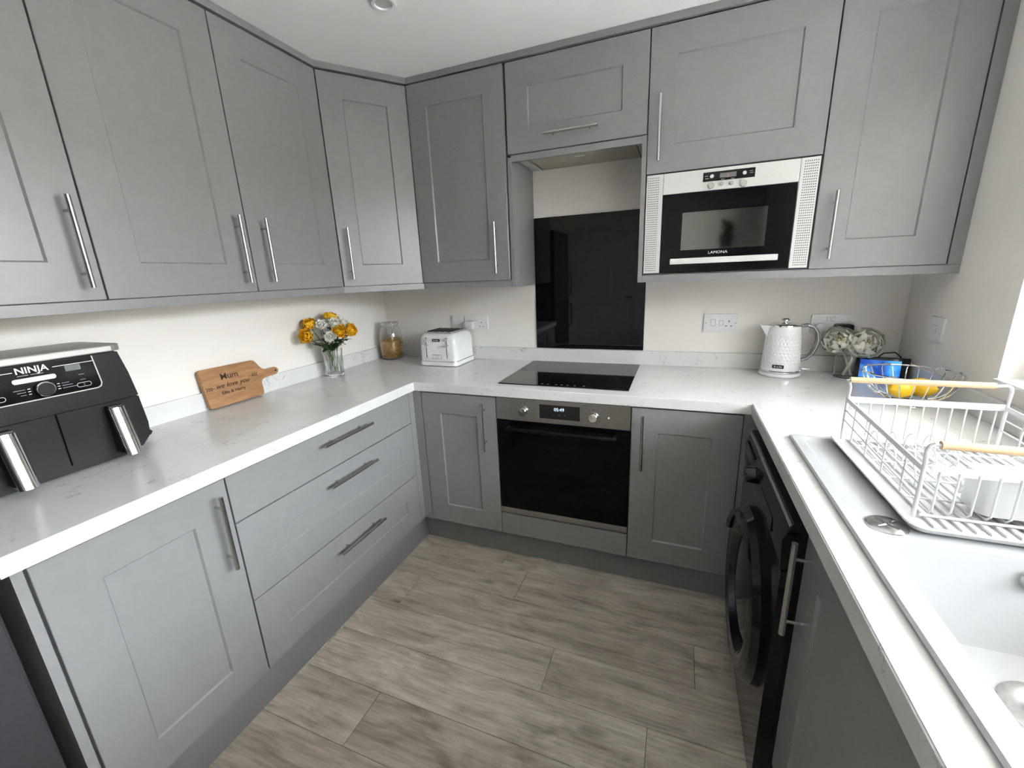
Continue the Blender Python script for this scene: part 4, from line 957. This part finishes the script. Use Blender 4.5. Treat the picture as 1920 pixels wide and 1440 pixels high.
LF = petal_mesh('leaf', .056, .034, .003, .5, 'leaf_green'); LL = petal_mesh('leaf', .034, .015, .002, .4, 'leaf_light')
VC = Vector((.094, -.572, ZT))
vs_ = thing('flower_vase', 'cut glass vase holding the yellow and white bouquet near the left wall', 'vase', VC)
bm = NB(); nv_ = 40
def vr(i, r, d): return r + (d if i % 2 else -d)
prof_ = [(.0, .001, 0), (.042, .001, 0), (.045, .006, .0), (.046, .022, .0016), (.0455, .045, .0018), (.047, .09, .0010), (.0505, .140, .0003), (.0515, .150, 0), (.0485, .150, 0), (.0470, .140, 0), (.0425, .09, 0), (.040, .040, 0), (.038, .022, 0), (0, .019, 0)]
rings = []
for r, z, d in prof_:
    rings.append([bm.verts.new(VC + Vector((0, 0, z)))] if r == 0 else [bm.verts.new(VC + Vector((vr(k_, r, d) * math.cos(2 * PI * k_ / nv_), vr(k_, r, d) * math.sin(2 * PI * k_ / nv_), z))) for k_ in range(nv_)])
for A, B in zip(rings, rings[1:]):
    for k_ in range(nv_):
        f = []; [f.append(q_) for q_ in (A[k_ % len(A)], A[(k_ + 1) % len(A)], B[(k_ + 1) % len(B)], B[k_ % len(B)]) if q_ not in f]
        if len(f) > 2: bm.faces.new(f)
obj('vase_glass', bm, 'glass', vs_, smooth=True, sharp=20)
rnd = random.Random(11)
def flower(name, label, cat, c, axis, kind, grp):
    c = Vector(c); base = VC + Vector((rnd.uniform(-.02, .02), rnd.uniform(-.02, .02), .03))
    f = thing(name, label, cat, base, group=grp)
    mid = VC + Vector(((c.x - VC.x) * .25, (c.y - VC.y) * .25, .15)); ax = Vector(axis).normalized()
    bm = NB(); tube(bm, [base, (base + mid) / 2, mid, (mid * .4 + c * .6) - ax * .008, c - ax * .004], .0023, 6); obj('stem', bm, 'stem_green', f, smooth=True)
    if kind == 'rose': bloom(f, c, ax, .03, [(3, -.05, .70, .002), (4, .12, .80, .005), (5, .35, .88, .008), (6, .68, .92, .010), (6, 1.05, .90, .011)], PY, rnd)
    else: bloom(f, c, ax, .02, [(4, .15, .7, .002), (6, .5, .85, .004), (7, .9, 1, .006), (6, 1.3, .95, .006)], PWh, rnd)
    for i in range(4):
        a = rnd.uniform(0, 6.28); p = mid.lerp(c, .05 + .2 * i)
        add_part('leaf', LF, f, mworld(f).inverted() @ (Matrix.Translation(p) @ Matrix.Rotation(a, 4, 'Z') @ Matrix.Rotation(1.0 + rnd.uniform(-.3, .4), 4, 'X')))
flower('yellow_rose', 'yellow rose leaning out furthest left in the glass vase bouquet', 'flower', (-.0 + .075, -.700, 1.145), (.55, -1, .15), 'rose', 'yellow roses in the vase')
flower('yellow_rose', 'yellow rose facing forward in the middle of the vase bouquet', 'flower', (.160, -.570, 1.150), (1, -.5, .5), 'rose', 'yellow roses in the vase')
flower('yellow_rose', 'yellow rose lowest at the right of the vase bouquet', 'flower', (.175, -.515, 1.150), (1, .1, .35), 'rose', 'yellow roses in the vase')
flower('yellow_rose', 'dull yellow rose at the back left of the vase bouquet', 'flower', (.060, -.655, 1.190), (.2, -.6, .9), 'rose', 'yellow roses in the vase')
flower('yellow_rose', 'yellow rose at the very top of the vase bouquet', 'flower', (.080, -.540, 1.215), (.2, .1, 1), 'rose', 'yellow roses in the vase')
flower('white_flower', 'white bloom at the upper left of the vase bouquet', 'flower', (.112, -.635, 1.190), (.8, -.5, .6), 'w', 'white flowers in the vase')
flower('white_flower', 'white bloom in the top middle of the vase bouquet', 'flower', (.140, -.580, 1.195), (.9, -.4, .6), 'w', 'white flowers in the vase')
flower('white_flower', 'white ruffled bloom low at the front of the vase bouquet', 'flower', (.150, -.630, 1.135), (1, -.7, .2), 'w', 'white flowers in the vase')
flower('white_flower', 'white bloom at the upper right of the vase bouquet', 'flower', (.130, -.505, 1.185), (.8, .2, .7), 'w', 'white flowers in the vase')
flower('white_flower', 'white bloom right of the top yellow rose in the vase', 'flower', (.100, -.500, 1.205), (.5, .5, .8), 'w', 'white flowers in the vase')
for gi, (dy, dx, top_, lab) in enumerate(((-.085, .03, 1.10, 'dark green leafy sprig on the left of the vase bouquet'), (.0, .06, 1.10, 'dark green leafy sprig in the middle of the vase bouquet'),
                                     (.085, .04, 1.115, 'dark green leafy sprig on the right of the vase bouquet'), (-.06, -.02, 1.235, 'thin green sprig rising from the top left of the vase'))):
    f = thing('leaf_sprig', lab, 'foliage', VC + Vector((dx * .2, dy * .1, .03)), group='leaf sprigs in the vase')
    tip = Vector((VC.x + dx, VC.y + dy, top_)); st = VC + Vector((dx * .2, dy * .1, .03)); mid = VC + Vector((dx * .35, dy * .3, .15))
    bm = NB(); tube(bm, [st, mid, mid.lerp(tip, .6), tip], .0018, 6); obj('stem', bm, 'stem_green', f, smooth=True)
    for i in range(14 if gi < 3 else 7):
        p = mid.lerp(tip, -.25 + 1.2 * i / 13); a = rnd.uniform(0, 6.28)
        m_ = Matrix.Translation(p) @ Matrix.Rotation(a, 4, 'Z') @ Matrix.Rotation(rnd.uniform(.7, 1.6), 4, 'X') @ Matrix.Scale(.8 if gi < 3 else .55, 4)
        add_part('leaf', LF if (gi < 3 and i % 4) else LL, f, mworld(f).inverted() @ m_)
# peonies in a jar
PJ = Vector((2.490, -.082, ZT))
pj = thing('glass_jar', 'clear glass jar used as a vase for two white peonies beside the kettle', 'jar', PJ)
bm = NB(); lathe(bm, [(0, .001), (.042, .0005), (.046, .006), (.047, .02), (.047, .085), (.041, .098), (.041, .112), (.038, .112), (.038, .098), (.0435, .084), (.0435, .02), (.041, .008), (0, .006)], PJ, 40); obj('jar_glass', bm, 'glass', pj, smooth=True, sharp=70)
for lab, c, ax, sc in (('white peony on the left, half behind the kettle handle', (2.438, -.105, 1.080), (-.25, -.9, .5), 1.0), ('larger white peony with yellow heart on the right, above the tablet', (2.528, -.125, 1.070), (.0, -1, .40), 1.12)):
    c = Vector(c); ax = Vector(ax).normalized(); base = PJ + Vector(((c.x - PJ.x) * -.3, -.01, .012))
    f = thing('peony', lab, 'flower', base, group='white peonies in the jar')
    bm = NB(); tube(bm, [base, base.lerp(c, .5) + Vector((0, .0, .01)), c - ax * .02], .0042 if sc < 1.05 else .006, 8); obj('stem', bm, 'stem_pale', f, smooth=True)
    bloom(f, c - ax * .026, ax, .05, [(5, .22, .72 * sc, .004), (6, .45, .85 * sc, .008), (7, .75, .95 * sc, .011), (7, 1.1, .95 * sc, .012), (7, 1.45, .92 * sc, .012)], PP, rnd)
    bloom(f, c - ax * .004, ax, .02, [(6, .15, .75 * sc, .003), (7, .4, .85 * sc, .006)], PC, rnd)

# ------------------------------------------------------------------ air fryer
af = thing('air_fryer', 'black dual drawer air fryer with chrome handles on the left worktop', 'air fryer', (.145, -1.735, ZT))
FX = .268; ZA = ZT
sil = [(-1.880, .006), (-1.590, .006), (-1.545, .020), (-1.522, .045), (-1.520, .09), (-1.528, .175), (-1.540, .250), (-1.553, .306), (-1.917, .306), (-1.930, .250), (-1.942, .175), (-1.950, .09), (-1.948, .045), (-1.925, .020)]
bm = NB(); prism(bm, [(p[0], ZA + (p[1] if p[1] < .18 else .18 + (p[1] - .18) * 1.115)) for p in sil], 'x', .045, FX - .012); bevel_all(bm, .010, 3, 60); obj('body', bm, 'black_plastic', af, smooth=True, sharp=50)
def az(z): return z if z < .18 else .18 + (z - .18) * 1.115
def slab(pts, x0, x1, m_, name, parent, bev=.004): # polygon in (y, z-above-counter)
    bm = NB(); prism(bm, [(p[0], ZA + az(p[1])) for p in pts], 'x', x0, x1); bevel_all(bm, bev, 2, 50) if bev else None
    return obj(name, bm, m_, parent, smooth=True, sharp=45)
fcp = slab([(-1.941, .180), (-1.529, .180), (-1.538, .245), (-1.551, .303), (-1.919, .303), (-1.932, .245)], FX - .014, FX, 'black_plastic', 'front_fascia', af, .005)
dw1 = slab([(-1.720, .028), (-1.720, .176), (-1.942, .176), (-1.948, .09), (-1.946, .05), (-1.928, .028)], FX - .014, FX - .002, 'black_plastic', 'drawer', af)
dw2 = slab([(-1.715, .028), (-1.545, .028), (-1.525, .05), (-1.522, .09), (-1.5285, .176), (-1.715, .176)], FX - .014, FX - .002, 'black_plastic', 'drawer', af)
for dwx, yc in ((dw1, -1.822), (dw2, -1.600)):
    bm = NB(); prism(bm, [(FX - .003, ZA + .03), (FX + .052, ZA + .03), (FX + .022, ZA + .168), (FX - .003, ZA + .168)], 'y', yc - .016, yc + .016); bevel_all(bm, .004, 2, 50); hb_ = obj('handle', bm, 'black_plastic', dwx, smooth=True)
    bm = NB(); n_ = 10; pl_ = [(FX + .036, yc - .019)] + [(FX + .040 + .010 * math.sin(PI * i / n_), yc - .019 * math.cos(PI * i / n_)) for i in range(n_ + 1)] + [(FX + .036, yc + .019)]
    prism(bm, pl_, 'z', ZA + .024, ZA + .164)
    for v in bm.verts: v.co.x += .014 - .030 * (v.co.z - ZA - .024) / .14
    obj('handle_cover', bm, 'chrome', hb_, smooth=True, sharp=60)
bm = NB(); prism(bm, rrect(.030, FX + .004, -1.935, -1.535, .03, 6), 'z', ZA + az(.3065), ZA + az(.322)); bevel_all(bm, .004, 2, 50); mat('lid_grey', (.27, .26, .245), .35, .3); lidp = obj('top_lid', bm, 'lid_grey', af, smooth=True)
bm = NB(); box(bm, FX + .0035, FX + .0055, -1.905, -1.565, ZA + az(.3085), ZA + az(.3195)); obj('lid_trim', bm, 'fascia_silver', lidp)
cpl = slab([(-1.885, .2205), (-1.618, .2205), (-1.608, .2265), (-1.606, .235), (-1.612, .302), (-1.893, .302)], FX - .001, FX + .0012, 'black_gloss', 'control_panel', fcp, 0)
FZ = FX + .0014
def bar(y0, y1, z0, z1, m_, name, parent=cpl): bm = NB(); box(bm, FX + .0008, FZ, y0, y1, ZA + az(z0), ZA + az(z1)); return obj(name, bm, m_, parent)
bm = NB(); tube(bm, [(FX + .001, -1.895, ZA + az(.2205)), (FX + .001, -1.617, ZA + az(.2205)), (FX + .001, -1.609, ZA + az(.2235)), (FX + .001, -1.6055, ZA + az(.232)), (FX + .001, -1.6115, ZA + az(.302))], .0016, 6); obj('outline_trim', bm, 'fascia_silver', cpl, smooth=True)
bar(-1.895, -1.768, .2885, .2900, 'print_white', 'print_line'); bar(-1.695, -1.611, .2885, .2900, 'print_white', 'print_line')
text('logo', 'NINJA', .0225, (FZ, -1.7335, ZA + az(.2905)), (0, 1, 0), (0, 0, 1), 'print_white', cpl, sx=1.0, bold=.0004)
bm = NB(); prism(bm, [(p[0], ZA + az(p[1])) for p in rrect(-1.774, -1.693, .2625, .2735, .005)], 'x', FX + .0005, FZ + .0006); obj('mode_strip', bm, 'print_white', cpl)
bar(-1.762, -1.742, .2788, .2803, 'print_grey', 'print_mark'); bar(-1.738, -1.714, .2788, .2803, 'print_grey', 'print_mark')
bm = NB(); lathe(bm, [(0, .010), (.0155, .010), (.0175, .008), (.018, 0)], n=32); bm_apply(bm, frame_m((FX + .001, -1.7215, ZA + az(.2425)), (0, 1, 0), (0, 0, 1))); dl = obj('dial', bm, 'black_plastic', cpl, smooth=True)
bm = NB(); lathe(bm, [(.0160, .0085), (.0160, .0106), (.0182, .0106), (.0190, .0085)], n=32); bm_apply(bm, frame_m((FX + .001, -1.7215, ZA + az(.2425)), (0, 1, 0), (0, 0, 1))); obj('dial_ring', bm, 'chrome', dl, smooth=True)
bar(-1.672, -1.6405, .2735, .2875, 'lcd_grey', 'clock_screen')
for i in range(3):
    bar(-1.752, -1.7465, .2475 - i * .006, .2490 - i * .006, 'print_white', 'print_mark'); bar(-1.777 + i * .005, -1.756, .2475 - i * .006, .2487 - i * .006, 'print_grey', 'print_mark')
    bar(-1.6965, -1.691, .2475 - i * .006, .2490 - i * .006, 'print_white', 'print_mark'); bar(-1.687, -1.672 + i * .006, .2475 - i * .006, .2487 - i * .006, 'print_grey', 'print_mark')
for yc in (-1.643, -1.808):
    bm = NB(); tube(bm, [(FX + .0012, p[0], ZA + az(p[1])) for p in rrect(yc - .015, yc + .015, .2305, .2405, .005)], .0006, 5, True); ob_ = obj('zone_button', bm, 'print_white', cpl)
    text('zone_number', '2' if yc > -1.7 else '1', .008, (FZ, yc, ZA + az(.2355)), (0, 1, 0), (0, 0, 1), 'print_grey', cpl)
    bar(yc - .006, yc + .006, .2475, .2487, 'print_grey', 'print_mark'); bar(yc - .006, yc + .006, .2605, .2617, 'print_grey', 'print_mark')
bm = NB(); prism(bm, [(-1.523, ZA + .105), (-1.523, ZA + .020), (-1.468, ZA + .014), (-1.462, ZA + .024)], 'x', .06, .15); bevel_all(bm, .003, 1, 40); obj('rear_vent', bm, 'black_plastic', af)

# ------------------------------------------------------------------ sockets and switches
def plate(name, label, cat, o, u, n_, w, h, grp):
    """o = centre on the wall, u = to the right; everything built in a local frame"""
    v = Vector((0, 0, 1)); t_ = thing(name, label, cat, o, group=grp); fm = frame_m(o, u, v)
    bm = NB(); prism(bm, rrect(-w / 2, w / 2, -h / 2, h / 2, .004, 3), 'z', .0003, .0085); bevel_all(bm, .0015, 1, 60); bm_apply(bm, fm); obj('face_plate', bm, 'white_gloss', t_, smooth=True)
    return t_, fm
def rocker(t_, fm, x, z, w=.012, h=.020):
    bm = NB(); box(bm, x - w / 2, x + w / 2, z - h / 2, z + h / 2, .008, .0115, bev=.001); bm_apply(bm, fm @ Matrix.Translation((0, 0, .0))); obj('rocker_switch', bm, 'white_gloss', t_)
    bm = NB(); box(bm, x - w / 2 - .0012, x + w / 2 + .0012, z - h / 2 - .0012, z + h / 2 + .0012, .0083, .0089); bm_apply(bm, fm); obj('switch_surround', bm, 'print_grey', t_)
def pins(t_, fm, x, z):
    for px_, pz_, w, h in ((0, .011, .004, .008), (-.011, -.011, .0065, .004), (.011, -.011, .0065, .004)):
        bm = NB(); box(bm, x + px_ - w / 2, x + px_ + w / 2, z + pz_ - h / 2, z + pz_ + h / 2, .0083, .0088); bm_apply(bm, fm); obj('pin_hole', bm, 'dark_slot', t_)
def screws(t_, fm, xs_):
    for x in xs_:
        bm = NB(); cyl(bm, (x, 0, .0083), (x, 0, .0091), .0028, 12); bm_apply(bm, fm); obj('screw', bm, 'print_grey', t_)
UB = (1, 0, 0); g_ = 'white electrical plates on the back wall'
t_, fm = plate('fused_switch', 'white fused switch plate above the toaster, left of the double socket', 'switch', (.540, YW, 1.132), UB, None, .082, .084, g_)
rocker(t_, fm, .012, 0); screws(t_, fm, (-.032, .034)); bm = NB(); box(bm, -.018, -.004, -.010, .010, .008, .0095, bev=.001); bm_apply(bm, fm); obj('fuse_holder', bm, 'white_gloss', t_)
t_, fm = plate('double_socket', 'white double socket above the toaster with one white plug in it', 'socket', (.662, YW, 1.132), UB, None, .150, .084, g_)
rocker(t_, fm, -.018, .020); rocker(t_, fm, .002, .020); pins(t_, fm, .034, -.010); screws(t_, fm, (.064,))
pg = thing('plug', 'white mains plug pushed into the double socket above the toaster', 'plug', (.622, YW - .010, 1.118))
bm = NB(); prism(bm, rrect(.598, .646, 1.094, 1.142, .010), 'y', YW - .042, YW - .0095); bevel_all(bm, .004, 2, 60); obj('plug_body', bm, 'white_plastic', pg, smooth=True)
bm = NB(); tube(bm, [(.622, YW - .028, 1.094), (.625, YW - .030, 1.075), (.632, YW - .022, 1.04), (.640, YW - .02, 1.0)], .003); obj('cable', bm, 'white_plastic', pg, smooth=True)
t_, fm = plate('cooker_switch', 'white cooker switch plate with socket, between splashback and kettle', 'socket', (1.988, YW, 1.135), UB, None, .148, .086, g_)
rocker(t_, fm, -.033, 0, .020, .030); rocker(t_, fm, .003, 0, .018, .022); pins(t_, fm, .037, -.004); screws(t_, fm, (-.064, .066))
t_, fm = plate('double_socket', 'white double socket behind the peonies with a black plug', 'socket', (2.437, YW, 1.132), UB, None, .152, .084, g_)
rocker(t_, fm, -.012, .021, .010, .018); rocker(t_, fm, .006, .021, .010, .018); screws(t_, fm, (-.064,))
pg = thing('plug', 'black mains plug in the socket behind the peonies', 'plug', (2.480, YW - .010, 1.118))
bm = NB(); prism(bm, rrect(2.448, 2.512, 1.096, 1.134, .010), 'y', YW - .05, YW - .0095); bevel_all(bm, .005, 2, 60); obj('plug_body', bm, 'black_plastic', pg, smooth=True)
pg = thing('plug', 'round white plug in the socket just right of the kettle handle', 'plug', (2.395, YW - .010, 1.112))
bm = NB(); cyl(bm, (2.395, YW - .0095, 1.112), (2.395, YW - .034, 1.112), .026, 28, r2=.023); obj('plug_body', bm, 'white_plastic', pg, smooth=True)
t_, fm = plate('light_switch', 'white single switch on the right wall near the corner', 'switch', (RW, -.234, 1.143), (0, -1, 0), None, .096, .090, None)
rocker(t_, fm, .0, 0, .018, .028); 

# ------------------------------------------------------------------ ceiling downlight
dlt = thing('downlight', 'round recessed downlight in the white ceiling', 'light', (.785, -.795, ZC))
bm = NB(); lathe(bm, [(.030, -.0005), (.044, -.0005), (.045, -.004), (.040, -.007), (.031, -.006), (.028, -.001)], (.785, -.795, ZC), 36, close=True); obj('trim_ring', bm, 'white_gloss', dlt, smooth=True)
bm = NB(); lathe(bm, [(0, -.0015), (.029, -.0015), (.029, -.0005), (0, -.0005)], (.785, -.795, ZC), 28); obj('lamp_face', bm, 'lens', dlt)

# ------------------------------------------------------------------ behind the camera, seen in the microwave glass: shelf with plant, towels on a rail
bm = NB(); box(bm, 1.80, 2.42, YF + .001, YF + .17, 1.600, 1.622, bev=.002); tag(obj('wall_shelf', bm, 'upvc'), 'white wall shelf behind the camera, reflected in the microwave', 'shelf')
pp = thing('potted_plant', 'green potted plant on the shelf behind the camera, reflected in the microwave', 'plant', (2.31, YF + .09, 1.6225))
bm = NB(); lathe(bm, [(0, 0), (.060, 0), (.078, .15), (.082, .16), (.072, .16), (.068, .14), (0, .14)], (2.31, YF + .09, 1.6225), 24); obj('pot', bm, 'fridge_dark', pp, smooth=True)
for i in range(34):
    a = rnd.uniform(0, 6.28); add_part('leaf', LF, pp, Matrix.Translation((.03 * math.cos(a), .03 * math.sin(a), .15 + rnd.uniform(0, .16))) @ Matrix.Rotation(a, 4, 'Z') @ Matrix.Rotation(rnd.uniform(.2, 1.3), 4, 'X') @ Matrix.Scale(1.7, 4))
bm = NB(); cyl(bm, (2.20, YF + .07, 2.10), (2.69, YF + .07, 2.10), .009, 12)
for x in (2.22, 2.66): cyl(bm, (x, YF + .001, 2.10), (x, YF + .07, 2.10), .007, 8)
tag(obj('towel_rail', bm, 'steel', smooth=True), 'steel towel rail on the wall behind the camera', 'rail')
for k_, (x0, x1, lab) in enumerate(((2.43, 2.505, 'white tea towel hanging next to the plant, reflected in the microwave'), (2.52, 2.595, 'white tea towel hanging in the middle of the rail, reflected in the microwave'), (2.61, 2.68, 'white tea towel hanging nearest the corner, reflected in the microwave'))):
    bm = NB(); A = []; B = []
    for i in range(17):
        x = x0 + (x1 - x0) * i / 16; y = YF + .086 + .010 * math.sin(i * .8 + k_); A.append(bm.verts.new((x, y, 1.62))); B.append(bm.verts.new((x, y + .0, 2.085)))
    for i in range(16): bm.faces.new((A[i], A[i + 1], B[i + 1], B[i]))
    bmesh.ops.solidify(bm, geom=bm.faces[:], thickness=.003); tag(obj('tea_towel', bm, 'curtain', smooth=True), lab, 'towel', 'tea towels on the rail')
